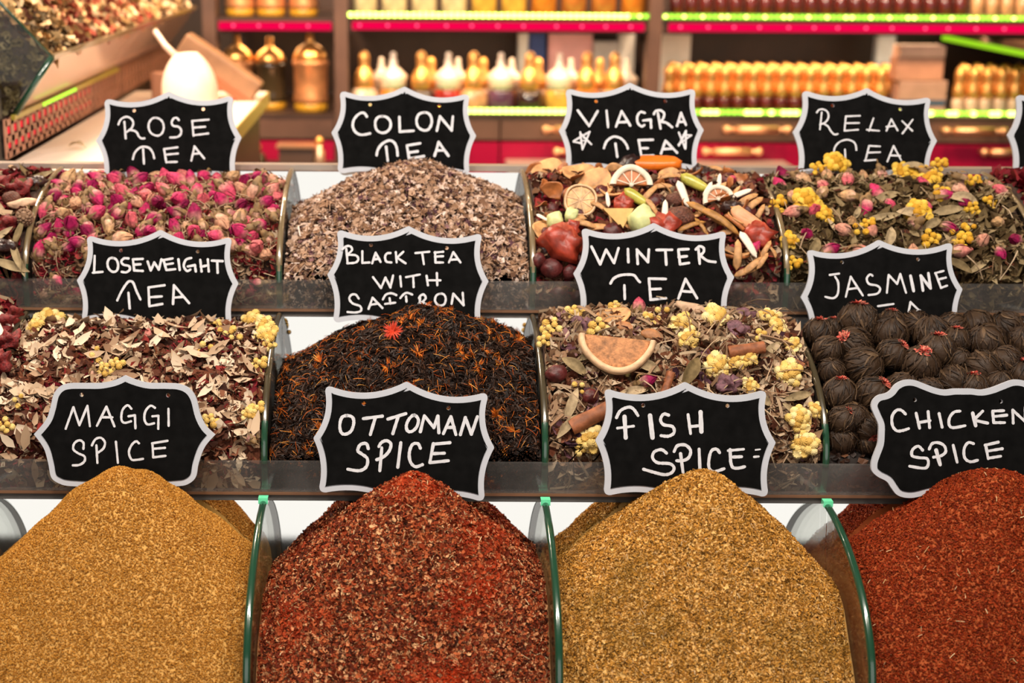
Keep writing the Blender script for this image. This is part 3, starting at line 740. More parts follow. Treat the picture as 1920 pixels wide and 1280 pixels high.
mass('dried_tea', B['lose'], [('chip', 3600, .003, .0068, .6, leaf_dark, .7), ('chip', 520, .003, .0085, .6, leaf_cream, .7), ('leaf', 350, .006, .0125, .5, leaf_cream, .8), ('curl', 1100, .003, .0065, .6, leaf_wine, .5), ('curl', 260, .004, .008, .6, leaf_cream, .8), ('nub', 900, .0015, .003, .8, seed_m, .5)], dark_fill, 'cream and wine red leaf flakes under the LOSEWEIGHT TEA sign', 'tea')
mass('dried_tea', B['saf'], [('needle', 8500, .003, .0065, .5, tea_m, .4), ('chip', 6000, .002, .0042, .6, tea_m, .4), ('thread', 900, .003, .006, .45, saf_m, .8), ('clump', 95, .005, .0095, .5, saf_m, .3)], black_fill, 'black tea leaves flecked with orange safflower threads', 'tea')
mass('dried_tea', B['winter'], [('curl', 1500, .004, .010, .7, leaf_pale, .3), ('leaf', 620, .006, .014, .6, leaf_pale, .4), ('chip', 1500, .003, .007, .6, leaf_dark, .5), ('stick', 110, .006, .014, .45, twig_m, .8), ('thread', 80, .008, .016, .4, twig_m, 1.0), ('curl', 220, .004, .008, .6, lav_p, .6), ('curl', 500, .004, .008, .7, leaf_dark, .6)], dark_fill, 'pale crumbled leaves and twigs filling the WINTER TEA bin', 'tea')
mass('dried_tea', B['jasfloor'], [('chip', 1500, .003, .006, .6, tea_m, .2)], black_fill, 'dark crumbs beneath the jasmine tea balls', 'tea')
mass('dried_tea', B['redmix'], [('curl', 900, .005, .010, .6, leaf_wine, .4), ('stick', 90, .008, .02, .4, twig_m, .8), ('curl', 700, .005, .011, .7, leaf_wine, .8), ('chip', 700, .004, .008, .5, leaf_dark, .4)], dark_fill, 'red petals and pale sticks at the left edge of the middle row', 'tea')
mass('dried_tea', B['rose'], [('curl', 1500, .003, .0065, .7, leaf_pale, .1), ('curl', 1200, .004, .007, .7, leaf_wine, .1), ('thread', 500, .006, .012, .4, twig_m, .5)], dark_fill, 'loose petals and stems between the rosebuds', 'petals')
mass('dried_tea', B['colon'], [('chip', 4300, .002, .0038, .9, lav_d, .6), ('nub', 4200, .0018, .0044, .9, lav_m, 1.0), ('star', 1500, .003, .0058, .9, lav_m, 1.0), ('curl', 1000, .0025, .005, .9, lav_m, 1.0), ('star', 1000, .0025, .005, .9, lav_p, 1.0), ('stick', 600, .003, .007, .5, lav_m, .8)], dark_fill, 'grey mauve dried florets heaped under the COLON TEA sign', 'tea')
mass('dried_tea', B['fruit'], [('curl', 900, .004, .009, .6, leaf_dark, .2), ('chip', 700, .004, .008, .6, leaf_wine, .2), ('curl', 500, .004, .008, .6, leaf_pale, .2)], dark_fill, 'dark fruit peel crumbs between the dried fruit pieces', 'tea')
mass('dried_tea', B['relax'], [('leaf', 1300, .005, .012, .55, leaf_olive, .4), ('curl', 1100, .004, .009, .6, leaf_olive, .3), ('chip', 600, .003, .007, .6, leaf_dark, .3), ('thread', 90, .007, .014, .4, twig_m, .6)], dark_fill, 'olive brown leaves filling the RELAX TEA bin', 'tea')
mass('dried_tea', B['pine'], [('leaf', 200, .006, .012, .5, leaf_olive, .5), ('curl', 700, .004, .009, .6, leaf_wine, .3), ('chip', 500, .004, .009, .5, leaf_dark, .3), ('stick', 60, .009, .020, .4, twig_m, .7), ('curl', 500, .004, .009, .6, leaf_dark, .3)], dark_fill, 'brown leaves and red petals in the leftmost top row bin', 'tea')
mass('dried_tea', B['hib'], [('curl', 900, .006, .013, .6, leaf_wine, .4), ('leaf', 260, .007, .014, .5, leaf_olive, .5)], dark_fill, 'dark red petals in the top row bin at the right edge', 'tea')

# ------------------------------------------------------------------ countable pieces in the teas
PROTO = {}
def proto(name, me, mats, children=()):
    """a template that is never linked itself; put() links copies of it and of its parts"""
    if not isinstance(mats, (list, tuple)): mats = [mats]
    for m in mats: me.materials.append(m)
    o = bpy.data.objects.new(name, me); ch = []
    for (cn, cme, cm) in children:
        for m in (cm if isinstance(cm, (list, tuple)) else [cm]): cme.materials.append(m)
        ch.append(bpy.data.objects.new(cn, cme))
    return (o, ch)
def put(pt, pos, axis, spin=0.0, scale=1.0, label=None, cat=None, group=None, parts=True):
    o, ch = pt; c = o.copy(); COL.objects.link(c)
    q = Vector((0, 0, 1)).rotation_difference(Vector(axis).normalized())
    R_ = q.to_matrix() @ Matrix.Rotation(spin, 3, 'Z')
    sc = scale if hasattr(scale, '__len__') else (scale,) * 3
    c.matrix_world = Matrix.Translation(pos) @ R_.to_4x4() @ Matrix.Diagonal((*sc, 1))
    tag(c, label, cat, group)
    if parts:
        for k in ch:
            d = k.copy(); COL.objects.link(d); d.parent = c
    return c
def flat(pt, pos, nrm, along, scale=1.0, label=None, cat=None, group=None):
    """lay a piece on the heap: its z on nrm, its x along the given picture direction"""
    o, ch = pt; c = o.copy(); COL.objects.link(c)
    n = Vector(nrm).normalized(); a = Vector(along); a = (a - n * a.dot(n)).normalized(); b = n.cross(a)
    R_ = Matrix((a, b, n)).transposed()
    sc = scale if hasattr(scale, '__len__') else (scale,) * 3
    c.matrix_world = Matrix.Translation(pos) @ R_.to_4x4() @ Matrix.Diagonal((*sc, 1))
    tag(c, label, cat, group)
    for k in ch:
        d = k.copy(); COL.objects.link(d); d.parent = c
    return c
RIGHT = CR @ Vector((1, 0, 0)); UPV = CR @ Vector((0, 1, 0)); BACK = CR @ Vector((0, 0, 1))
def pdir(deg): return RIGHT * math.cos(math.radians(deg)) + UPV * math.sin(math.radians(deg))
def onheap(b, px, py, lift=0.0):
    p = b.hit(px, py)
    d = ray(px, py)
    for _ in range(60):                                  # stay on the customers' side of the sign
        if abs(p.x - (b.x0 + b.x1) / 2) < .08 and p.y > SROW[b.row][0] + (p.z - SROW[b.row][1]) * math.tan(LEANS) - .011: p = p - d * .0015
    n = Vector(b.N(np.array([p.x]), np.array([p.y]))[0])
    return p + BACK * lift, n
def px2m(p): return (p - CAM).dot(-BACK) / F

def bud_mesh(seed):
    r = random.Random(seed); g = Geo()
    for i in range(7):
        a0 = i * 2.4 + r.uniform(-.2, .2); wd = r.uniform(1.0, 1.35); k = 1 - .07 * (6 - i) * .9; pts = []
        flare = r.uniform(-.05, .35) if i > 3 else -.15
        for u in range(6):
            for v in range(7):
                t = v / 6; a = a0 + (u / 5 - .5) * wd * 2 * (1 - .45 * max(0, t - .55) / .45)
                rad = .0058 * k * (math.sin(PI * min(1, t * .92 + .10)) ** .7 * (1 - .25 * t) + flare * max(0, t - .7) * 1.6)
                edge = .0006 * math.sin(u * 2.1 + i) * t
                h = .0005 + .0145 * t * (1 - .04 * (6 - i) * 0) * (1 - .09 * abs(u / 5 - .5) * 2 * t)
                pts.append(((rad + edge) * math.cos(a), (rad + edge) * math.sin(a), h))
        g.grid(pts, 6, 7, 0, True)
    return g.mesh('rosebud')
def calyx_mesh(seed):
    r = random.Random(seed); g = Geo()
    for i in range(5):
        a0 = i * 2 * PI / 5 + r.uniform(-.2, .2); pts = []; op = r.uniform(1.0, 1.5)
        for v in range(5):
            t = v / 4; hw = .0016 * (1 - t) + .0002
            rad = .0031 + .0033 * math.sin(PI * min(1, t * .8 + .1)) * op * .95
            for s_ in (-1, 0, 1):
                pts.append((rad * math.cos(a0) - s_ * hw * math.sin(a0), rad * math.sin(a0) + s_ * hw * math.cos(a0), -.0008 + (.0062 + .002 * (i % 3)) * t))
        g.grid(pts, 5, 3, 0, True)
    g.lathe([(.0001, -.005), (.0016, -.0046), (.0027, -.002), (.0034, .0006), (.0038, .0022)], 9)
    g.tube([(0, 0, -.004), (.0006, 0, -.0065), (.0015, .0005, -.0085)], [.0009, .0007, .0006], 5)
    return g.mesh('calyx')
bud_m = ramp_mat('rose_petals', [(0, (.15, .006, .035)), (.25, (.30, .012, .075)), (.45, (.46, .028, .10)), (.65, (.52, .10, .12)), (.82, (.50, .24, .16)), (1, (.42, .25, .12))], .6, src='object', base=((.64, .38, .28), -.05, .6), vary=.5, nscale=330)
cal_m = pr('calyx_green', (.20, .115, .045), .7, noise=.5, nscale=200)
BUDS = [proto('rosebud', bud_mesh(i), bud_m, [('calyx', calyx_mesh(i + 50), cal_m)]) for i in range(6)]

def near_sign(b, p, rad):
    Y0, Z0 = SROW[b.row]; d = p.y - (Y0 + (p.z - Z0) * math.tan(LEANS))
    return -rad * .9 - .001 < d < rad * .9 + .004 and abs(p.x - (b.x0 + b.x1) / 2) < .078
def poisson(b, dmin, nmax, tries=6000, margin=.006, back=.0):
    Pp, Nn = b.sample(tries, 0, margin); out = []
    A = np.zeros((0, 3))
    for p, n in zip(Pp, Nn):
        if p[1] > b.yb - back: continue
        if len(A) and np.min(((A - p) ** 2).sum(1)) < dmin * dmin: continue
        if near_sign(b, Vector(p), .006): continue
        A = np.concatenate([A, p[None]]); out.append((Vector(p), Vector(n)))
        if len(out) >= nmax: break
    return out
def rdir(n, k): 
    v = Vector((random.gauss(0, 1), random.gauss(0, 1), random.gauss(0, 1))).normalized()
    return (n * (1 - k) + v * k).normalized()
cnt = 0
def buds(b, spots, label, group, lift=(.0, .004), s=(.85, 1.25)):
    global cnt
    for p, n in spots:
        ax = rdir((n * .5 + BACK * .5).normalized(), .62); ls = random.uniform(*s)
        put(BUDS[cnt % 6], p + n * random.uniform(*lift) - ax * .007 * ls, ax, random.uniform(0, 6), ls, label, 'flower', group); cnt += 1
L_rose = 'dried pink rosebud in the ROSE TEA bin'
buds(B['rose'], poisson(B['rose'], .0135, 150), L_rose, 'rosebuds in the rose bin', (.001, .004), (1.1, 1.45))
buds(B['rose'], poisson(B['rose'], .0185, 90), L_rose, 'rosebuds in the rose bin', (.007, .011), (1.2, 1.65))
def frontspots(b, n, z_lo=.006, z_hi=.026):
    return [(Vector((b.x0 + .008 + (b.x1 - b.x0 - .016) * (k + random.uniform(.1, .9)) / n, b.pane + .0065, b.z0 + random.uniform(z_lo, z_hi))), Vector((0, -1, .2)).normalized()) for k in range(n)]
buds(B['rose'], frontspots(B['rose'], 17), L_rose, 'rosebuds in the rose bin', (-.001, .0), (.85, 1.05))

# --- wrapped tea balls
def ball_mesh(seed):
    r = random.Random(seed); g = Geo(); ph = [r.uniform(0, 6) for _ in range(4)]
    g.ball((0, 0, 0), .0158, 26, 16, 0, lambda d: 1 + .035 * math.sin(9 * math.atan2(d.y, d.x) + ph[0] + 3 * d.z) + .025 * math.sin(17 * math.atan2(d.y, d.x) + ph[1] - 4 * d.z))
    for k in range(120):
        a = r.uniform(0, 2 * PI); t0 = r.uniform(.05, .75); ln = r.uniform(.35, .8); tw = r.uniform(-.7, .7); w_ = r.uniform(.03, .09); pts = []
        R_ = .0163 + r.uniform(0, .0006)
        for v in range(7):
            t = v / 6; th = PI * min(.97, t0 + ln * t * .5) ; aa = a + tw * t
            w2 = w_ * math.sin(PI * (t * .9 + .05)) / max(.3, math.sin(th))
            for s_ in (-1, 0, 1):
                rr = R_ + (.0007 if s_ == 0 else 0) + (.0009 if v in (0, 6) else 0)
                pts.append((rr * math.sin(th) * math.cos(aa + s_ * w2), rr * math.sin(th) * math.sin(aa + s_ * w2), rr * math.cos(th)))
        g.grid(pts, 7, 3, 0, True)
    return g.mesh('tea_ball')
def tuft_mesh(seed):
    r = random.Random(seed); g = Geo()
    for k in range(64):
        a = r.uniform(0, 2 * PI); e = r.uniform(0, 1); ln = r.uniform(.003, .0052); b0 = .0145
        o = Vector((.0048 * e * math.cos(a), .0048 * e * math.sin(a), b0 + .0012)); d = Vector((math.cos(a + .9) * (e + .3), math.sin(a + .9) * (e + .3), .38 - .2 * e)).normalized()
        s_ = d.cross(Vector((0, 0, 1))).normalized() * .0007 if e > .05 else Vector((.0007, 0, 0))
        g.add([o - s_, o + s_, o + d * ln * .6 + s_ * 1.1, o + d * ln, o + d * ln * .6 - s_ * 1.1], [(0, 1, 2, 3, 4)], 0)
    return g.mesh('flower_tuft')
ball_m = ramp_mat('wrapped_tea_leaf', [(0, (.010, .005, .003)), (.45, (.028, .014, .007)), (.85, (.055, .029, .014)), (1, (.12, .07, .036))], .55, bump=.5, nscale=420, spec=.25)
tuft_m = ramp_mat('amaranth_tuft', [(0, (.30, .03, .03)), (.5, (.55, .10, .07)), (1, (.68, .26, .18))], .65)
BALLS = [proto('tea_ball', ball_mesh(i), ball_m, [('flower_tuft', tuft_mesh(i), tuft_m)]) for i in range(4)]
bl = [(1602, 597, 37, 't'), (1668, 602, 26, 't'), (1529, 624, 30, 't'), (1558, 612, 22, 't'), (1599, 646, 35, 'l'), (1666, 625, 34, ''), (1534, 656, 28, ''), (1616, 686, 37, ''), (1673, 664, 31, 'r'), (1745, 626, 35, ''), (1712, 606, 29, ''), (1780, 612, 30, ''),
      (1831, 611, 32, ''), (1723, 684, 37, 'f'), (1757, 657, 34, 't'), (1848, 641, 36, ''), (1838, 691, 36, 'd'), (1885, 616, 34, ''), (1792, 638, 27, 't'), (1562, 738, 33, 't'), (1636, 738, 35, 'r'), (1556, 694, 26, ''), (1797, 674, 24, ''), (1576, 832, 30, ''), (1629, 802, 28, 'd'), (1638, 838, 26, 't'),
      (1562, 786, 27, 'r'), (1885, 678, 32, ''), (1784, 713, 31, 'd'), (1822, 728, 32, 't'), (1868, 720, 31, ''), (1917, 702, 30, 't'), (1922, 640, 31, ''), (1690, 730, 33, ''), (1740, 738, 32, ''), (1600, 780, 28, ''), (1680, 790, 30, ''), (1740, 800, 30, ''), (1800, 800, 30, ''), (1860, 790, 30, ''), (1920, 780, 30, ''), (1690, 842, 28, ''), (1750, 842, 28, ''), (1815, 842, 28, ''), (1880, 842, 28, ''), (1600, 885, 25, ''), (1655, 888, 25, '')]
dirs = {'t': UPV + BACK * .2, 'l': RIGHT * -.8 + UPV * .5 + BACK * .5, 'r': RIGHT * .5 + UPV * .7 + BACK * .5, 'f': UPV + BACK * .75, 'd': UPV * -.6 + BACK * .7 + RIGHT * .2, '': None}
jb = B['jas']
for k, (px, py, rp, td) in enumerate(bl):
    p, n = onheap(jb, px, py)
    if py > 870: p = Vector((atz(px, py, jb.z0 + .016).x, jb.pane + .016, jb.z0 + .0165))
    r = rp * px2m(p); p = p + BACK * r * .1 + Vector((0, 0, -.001))
    p.y = max(p.y, jb.yf + r + .0005); p.x = min(max(p.x, jb.x0 + r), jb.x1 - r)
    ysg = SROW[1][0] + (p.z - SROW[1][1]) * math.tan(LEANS)
    if abs(px - 1655) < 165 and p.y + r > ysg - .003: p.y = ysg - .003 - r
    ax = dirs[td] if td else rdir(Vector((0, .3, -.9)), .4)
    put(BALLS[k % 4], p, ax, random.uniform(0, 6), r / .0165, 'dark hand wrapped tea ball with a coral flower tuft in the jasmine bin' if td else 'dark hand wrapped tea ball without a visible tuft in the jasmine bin', 'tea ball', 'tufted tea balls in the jasmine bin' if td else 'plain tea balls in the jasmine bin', bool(td))

# --- the one scarlet safflower head on the black tea
tv, tf = TPL['clump']; hv = []; hf = []
for k in range(5):
    a = 2 * PI * k / 5; o = len(hv)
    for x, y, z in tv * .011: hv.append((x * math.cos(a) - y * math.sin(a), x * math.sin(a) + y * math.cos(a), z + .001 * k))
    hf += [tuple(dict.fromkeys(o + i for i in f)) for f in tf.tolist()]
me = bpy.data.meshes.new('safflower_head'); me.from_pydata(hv, [], hf); sh = proto('safflower_head', me, saf_r)
p, n = onheap(B['saf'], 738, 628); put(sh, p + n * .002, n * .4 + BACK * .6, 0, 1.0, 'scarlet safflower head lying on the black tea below its sign', 'flower')
# --- clusters of everlasting flowers
def cluster_mesh(seed, n):
    r = random.Random(seed); g = Geo()
    for i in range(n):
        t = (i + .5) / n; rr = math.sqrt(t) * .0105; a = i * 2.39996
        R_ = r.uniform(.0033, .0044); c = Vector((rr * math.cos(a), rr * math.sin(a), .0045 * (1 - t) + r.uniform(-.001, .001)))
        hole = .45 if r.random() < .25 else 0
        pts = []
        ax = Vector((c.x * 45, c.y * 45, .9)).normalized(); q = Vector((0, 0, 1)).rotation_difference(ax)
        for u in range(16):
            aa = 2 * PI * u / 16
            for v in range(9):
                b_ = PI * v / 8; k = 1 + .13 * (1 if (u + v) % 2 else -1) * (0 < v < 7)
                z = math.cos(b_) * R_; 
                if v <= 1: z -= hole * R_ * (1 - v * .3)
                pts.append(c + q @ Vector((R_ * k * math.sin(b_) * math.cos(aa), R_ * k * math.sin(b_) * math.sin(aa), z)))
        g.grid(pts, 16, 9, 0, False, cu=True)
    return g.mesh('flower_cluster')
def stalk_mesh(seed):
    r = random.Random(seed); g = Geo()
    for k in range(5):
        a = r.uniform(0, 6); x, y = .006 * math.cos(a), .006 * math.sin(a)
        g.tube([(x, y, 0), (x * .5, y * .5, -.005), (.001, .001, -.011), (.003, 0, -.017)], .0006, 5)
    return g.mesh('stalk')
yel_m = ramp_mat('yellow_everlasting', [(0, (.54, .31, .07)), (.35, (.66, .44, .12)), (.75, (.72, .54, .21)), (1, (.78, .67, .38))], .7, bump=.4, nscale=600)
gold_m = ramp_mat('golden_everlasting', [(0, (.48, .23, .02)), (.4, (.62, .36, .035)), (1, (.72, .48, .09))], .7, bump=.4, nscale=600)
stalk_m = pr('stalk_grey_green', (.28, .22, .12), .8)
CL = {}
for nm, mm in (('y', yel_m), ('g', gold_m)):
    for i, n_ in enumerate((3, 7, 12, 16)):
        CL[nm, i] = proto('flower_cluster', cluster_mesh(i + 3, n_), mm, [('stalk', stalk_mesh(i), stalk_m)])
def clusters(b, lst, col_, label, group):
    for k, (px, py, r) in enumerate(lst):
        i = 0 if r < 11 else 1 if r < 17 else 2 if r < 27 else 3
        p, n = onheap(b, px, py); m = px2m(p); nominal = (.0062, .009, .0125, .0138)[i]
        put(CL[col_, i], p + n * .005 + BACK * .003, (n * .5 + BACK * .7 + Vector((random.uniform(-.3, .3), 0, random.uniform(-.2, .2)))), random.uniform(0, 6), r * m / nominal, label, 'flower', group)
clusters(B['relax'], [(1567, 316, 27), (1508, 388, 32), (1542, 412, 18), (1718, 338, 30), (1742, 346, 24), (1717, 405, 28), (1690, 330, 20), (1757, 372, 15), (1624, 428, 11), (1610, 440, 9), (1737, 455, 15), (1800, 458, 14), (1812, 440, 9), (1818, 398, 12), (1850, 388, 11), (1475, 458, 19), (1820, 352, 14), (1532, 326, 12), (1455, 392, 14), (1795, 440, 10), (1760, 318, 12), (1482, 500, 12)],
    'g', 'golden everlasting flower cluster in the RELAX TEA bin', 'golden clusters in the relax bin')
clusters(B['winter'], [(1338, 606, 32), (1275, 616, 24), (1292, 640, 22), (1340, 690, 28), (1375, 684, 20), (1402, 676, 18), (1475, 705, 30), (1402, 728, 17), (1440, 606, 22), (1456, 622, 20), (1480, 655, 18), (1035, 620, 15), (1078, 598, 14), (1150, 586, 12), (1155, 688, 16), (1178, 694, 11), (1108, 826, 26), (1505, 836, 30), (1494, 790, 28), (1120, 622, 16), (1085, 730, 8), (1527, 775, 18), (1212, 610, 12), (1236, 598, 10), (1425, 640, 12), (1020, 645, 12), (1090, 840, 14)],
    'y', 'pale yellow everlasting flower cluster in the WINTER TEA bin', 'yellow clusters in the winter bin')
clusters(B['lose'], [(98, 612, 32), (70, 622, 18), (475, 612, 24), (500, 622, 24), (494, 640, 22), (505, 652, 12), (405, 622, 11), (428, 632, 10), (222, 690, 12), (200, 700, 12), (185, 674, 9), (385, 660, 10), (490, 690, 13), (470, 780, 17), (485, 772, 13), (10, 803, 14), (38, 758, 8), (397, 796, 13), (442, 640, 9)],
    'y', 'yellow everlasting flower cluster in the LOSEWEIGHT TEA bin', 'yellow clusters in the loseweight bin')
p = atz(445, 893, P[1][1] + .012); put(CL['y', 2], Vector((p.x, B['lose'].pane + .008, P[1][1] + .014)), (0, -1, .2), 0, .8, 'yellow flower cluster pressed against the LOSEWEIGHT TEA bin front glass', 'flower')

# --- buds strewn through the other mixes
buds(B['relax'], poisson(B['relax'], .021, 42), 'dried rosebud among olive leaves in the RELAX TEA bin', 'rosebuds in the relax bin', (.004, .009), (1.1, 1.5))
def spot(b, lst): return [onheap(b, x, y, .003) for x, y in lst]
buds(B['winter'], spot(B['winter'], [(1198, 582)]), 'bright pink rosebud on top of the WINTER TEA heap', None, (.005, .006), (1.2, 1.3))
buds(B['winter'], spot(B['winter'], [(1213, 720)]), 'magenta rosebud just above the FISH SPICE sign', None, (.008, .009), (1.2, 1.3))
buds(B['winter'], spot(B['winter'], [(1530, 842)]), 'dark magenta rosebud at the lower right of the WINTER TEA bin', None, (.002, .003))
buds(B['fruit'], spot(B['fruit'], [(1370, 345)]), 'crimson rosebud at the top right of the fruit bin', None, (.004, .006))
buds(B['fruit'], spot(B['fruit'], [(1410, 472)]), 'dusty pink rosebud at the right side of the fruit bin', None, (.004, .006))
buds(B['lose'], spot(B['lose'], [(278, 632), (150, 655), (470, 822), (175, 705)]), 'small red bud among the LOSEWEIGHT TEA flakes', 'buds in the loseweight bin', (.001, .003), (.7, 1.0))
buds(B['hib'], poisson(B['hib'], .024, 22), 'pink bud in the top row bin at the right edge', 'buds in the right edge bin', (.003, .006), (1.1, 1.6))

# --- dried fruit
def lump(seed, sx, sy, sz, rough_=.18, nu=14, nv=10, box=.0):
    r = random.Random(seed); k = [(r.uniform(2, 5), r.uniform(0, 6), Vector((r.gauss(0, 1), r.gauss(0, 1), r.gauss(0, 1))).normalized()) for _ in range(5)]
    def fn(d):
        v = 1 + rough_ * sum(math.sin(a * d.dot(ax) * 2 + ph) for a, ph, ax in k) / 2.2
        if box: v *= (1 / max(abs(d.x), abs(d.y), abs(d.z))) ** box
        return v
    g = Geo(); g.ball((0, 0, 0), (sx, sy, sz), nu, nv, 0, fn); return g.mesh('piece')
def disc(r, th, n=28, wob=0.0, seed=0, a0=0, a1=2 * PI, dish=.0):
    rd = random.Random(seed); ph = rd.uniform(0, 6); g = Geo(); pts = []
    prof = [(0, th / 2), (.55, th / 2), (.9, th * .5), (1, th * .2), (1, -th * .3), (.9, -th / 2), (.5, -th / 2), (0, -th / 2)]
    full = abs(a1 - a0 - 2 * PI) < 1e-6; m = n if full else n + 1
    for i in range(m):
        a = a0 + (a1 - a0) * i / n
        k = 1 + wob * (math.sin(3 * a + ph) + .6 * math.sin(5 * a + 2 * ph))
        for q, z in prof: pts.append((r * k * q * math.cos(a), r * k * q * math.sin(a), z + dish * q * q * (1 + .5 * math.sin(2 * a + ph))))
    g.grid(pts, m, len(prof), 0, True, cu=full)
    if not full:
        np_ = len(prof); o = len(g.v) - m * np_
        g.f.append(tuple(o + k for k in range(np_))); g.m.append(0); g.s.append(False)
        g.f.append(tuple(o + (m - 1) * np_ + np_ - 1 - k for k in range(np_))); g.m.append(0); g.s.append(False)
    return g
def rind(r, th, a0=0, a1=2 * PI, w_=.10, n=34):
    g = Geo(); full = abs(a1 - a0 - 2 * PI) < 1e-6; m = n if full else n + 1; pts = []
    pr_ = [(1 - w_, th * .62), (1.0, th * .62), (1.05, 0), (1.0, -th * .62), (1 - w_, -th * .62)]
    for i in range(m):
        a = a0 + (a1 - a0) * i / n; k = 1 + .025 * math.sin(4 * a + 1)
        for q, z in pr_: pts.append((r * q * k * math.cos(a), r * q * k * math.sin(a), z))
    g.grid(pts, m, 5, 0, True, cu=full, cv=True); return g
def spokes(r, th, k, a0=0, a1=2 * PI):
    g = Geo()
    for i in range(k):
        a = a0 + (a1 - a0) * (i + .5) / k
        g.box((r * .5 * math.cos(a), r * .5 * math.sin(a), th * .55), (r * .9, r * .05, th * .35), 0, Matrix.Rotation(a, 3, 'Z'))
    g.lathe([(0, th * .8), (r * .1, th * .75), (r * .13, th * .4)], 10)
    return g
pulp_m = pr('dry_citrus_pulp', (.56, .33, .15), .6, noise=.5, nscale=180, bump=.6)
pulp2_m = pr('dry_orange_pulp', (.40, .17, .065), .7, noise=.5, nscale=260, bump=.8)
rind_m = pr('pale_citrus_rind', (.66, .42, .24), .6, noise=.2, nscale=150, bump=.3)
white_m = pr('white_pith', (.74, .62, .48), .65, noise=.12, nscale=120)
tan_m = pr('tan_apple', (.52, .26, .10), .6, noise=.45, nscale=90, bump=.3)
peel_m = pr('orange_brown_peel', (.36, .115, .03), .5, noise=.4, nscale=120, bump=.4)
coco_m = pr('coconut_white', (.80, .68, .56), .5, noise=.08, nscale=90)
green_m = pr('candied_green', (.46, .42, .07), .3, noise=.3, nscale=120, sss=.2)
pgreen_m = pr('pale_green_cube', (.56, .58, .26), .45, noise=.25, nscale=140, bump=.3, sss=.2)
pine_m = pr('candied_pineapple', (.64, .38, .12), .4, noise=.1, nscale=200, sss=.2)
red_m = pr('candied_red', (.30, .032, .014), .42, noise=.5, nscale=140, bump=.5)
dred_m = pr('dark_cranberry', (.085, .010, .009), .5, noise=.5, nscale=220, bump=.6)
black_m = pr('black_raisin', (.028, .010, .008), .3, noise=.6, nscale=240, bump=.8)
brn_m = pr('brown_sugared_date', (.11, .032, .016), .5, noise=.7, nscale=600, bump=.9)
orange_m = pr('candied_orange', (.72, .16, .012), .35, noise=.15, nscale=90, bump=.15, sss=.2)
gold2_m = pr('golden_dry_strip', (.34, .155, .035), .55, noise=.5, nscale=110, bump=.4)
peach_m = pr('peach_slab', (.68, .30, .14), .5, noise=.25, nscale=90, bump=.4)
cin_m = pr('cinnamon_bark', (.24, .075, .026), .65, noise=.45, nscale=160, bump=.6)
alm_m = pr('almond_skin', (.36, .15, .055), .6, noise=.3, nscale=180, bump=.4)
ging_m = pr('pale_ginger', (.60, .38, .24), .6, noise=.25, nscale=140, bump=.4)
vio_m = pr('violet_dry_flower', (.15, .065, .080), .7, noise=.5, nscale=300, bump=.8)
PR = {}
PR['lime'] = proto('citrus_slice', disc(.0150, .0035).mesh('citrus_slice'), pulp_m, [('rind', rind(.0168, .0058).mesh('rind'), rind_m), ('membranes', spokes(.0150, .0035, 9).mesh('membranes'), rind_m)])
PR['half'] = proto('orange_slice', disc(.030, .004, 22, 0, 1, PI, 2 * PI).mesh('orange_slice'), pulp2_m, [('rind', rind(.0325, .0072, PI, 2 * PI, .12).mesh('rind'), rind_m)])
PR['halfw'] = proto('citrus_slice', disc(.018, .004, 20, 0, 1, 0, PI).mesh('citrus_slice'), peel_m, [('rind', rind(.0205, .007, 0, PI, .26).mesh('rind'), white_m), ('membranes', spokes(.018, .004, 5, 0, PI).mesh('membranes'), white_m)])
for i in range(3): PR['apple', i] = proto('apple_slice', disc(.019, .0032, 24, .05, i, 0, 2 * PI, .005).mesh('apple_slice'), tan_m, [('skin', rind(.0192, .0042, .3, 3.2, .06).mesh('skin'), peel_m)])
for i in range(3): PR['peel', i] = proto('fruit_peel', disc(.013, .0022, 14, .12, i + 5, 0, 2.8, .010).mesh('fruit_peel'), peel_m)
def sliver_mesh(l, w_, th, bend):
    g = Geo(); pts = []
    for i in range(9):
        t = i / 8 * 2 - 1; hw = w_ * (1 - t ** 4) ** .5 * (1 - .2 * t) + .0003
        z = bend * (1 - t * t)
        for a in range(8):
            an = 2 * PI * a / 8; pts.append((t * l, hw * math.cos(an), z + th * math.sin(an)))
    g.grid(pts, 9, 8, 0, True, cv=True); return g.mesh('sliver')
PR['coco'] = proto('coconut_sliver', sliver_mesh(.0150, .0036, .0012, .002), coco_m)
PR['green'] = proto('candied_stick', sliver_mesh(.0145, .0052, .0046, .001), green_m)
PR['strip'] = proto('golden_strip', sliver_mesh(.026, .0038, .0014, .008), gold2_m)
PR['tstrip'] = proto('apple_strip', sliver_mesh(.017, .0040, .0013, .006), tan_m)
PR['peach'] = proto('peach_piece', lump(3, .020, .0075, .004, .12, 16, 10, .35), peach_m)
PR['carrot'] = proto('candied_carrot', lump(8, .0265, .0085, .0062, .05, 18, 12, .45), orange_m)
PR['ging'] = proto('ginger_piece', lump(9, .0180, .0060, .0052, .14, 16, 10, .2), ging_m)
for i in range(3): PR['red', i] = proto('papaya_chunk', lump(20 + i, .0115, .0095, .0085, .26, 12, 9, .8), red_m)
scar_m = pr('scarlet_petals', (.15, .007, .006), .65, noise=.6, nscale=260, bump=1.0)
for i in range(3): PR['scar', i] = proto('petal_lump', lump(80 + i, .0115, .0095, .0085, .42, 16, 12), scar_m)
for i in range(3): PR['dred', i] = proto('dried_berry', lump(30 + i, .0075, .0068, .0062, .12, 12, 9), dred_m)
for i in range(2): PR['black', i] = proto('raisin', lump(40 + i, .0100, .0062, .0052, .22, 14, 10), black_m)
PR['date'] = proto('sugared_date', lump(44, .0125, .0105, .0095, .08, 18, 12), brn_m)
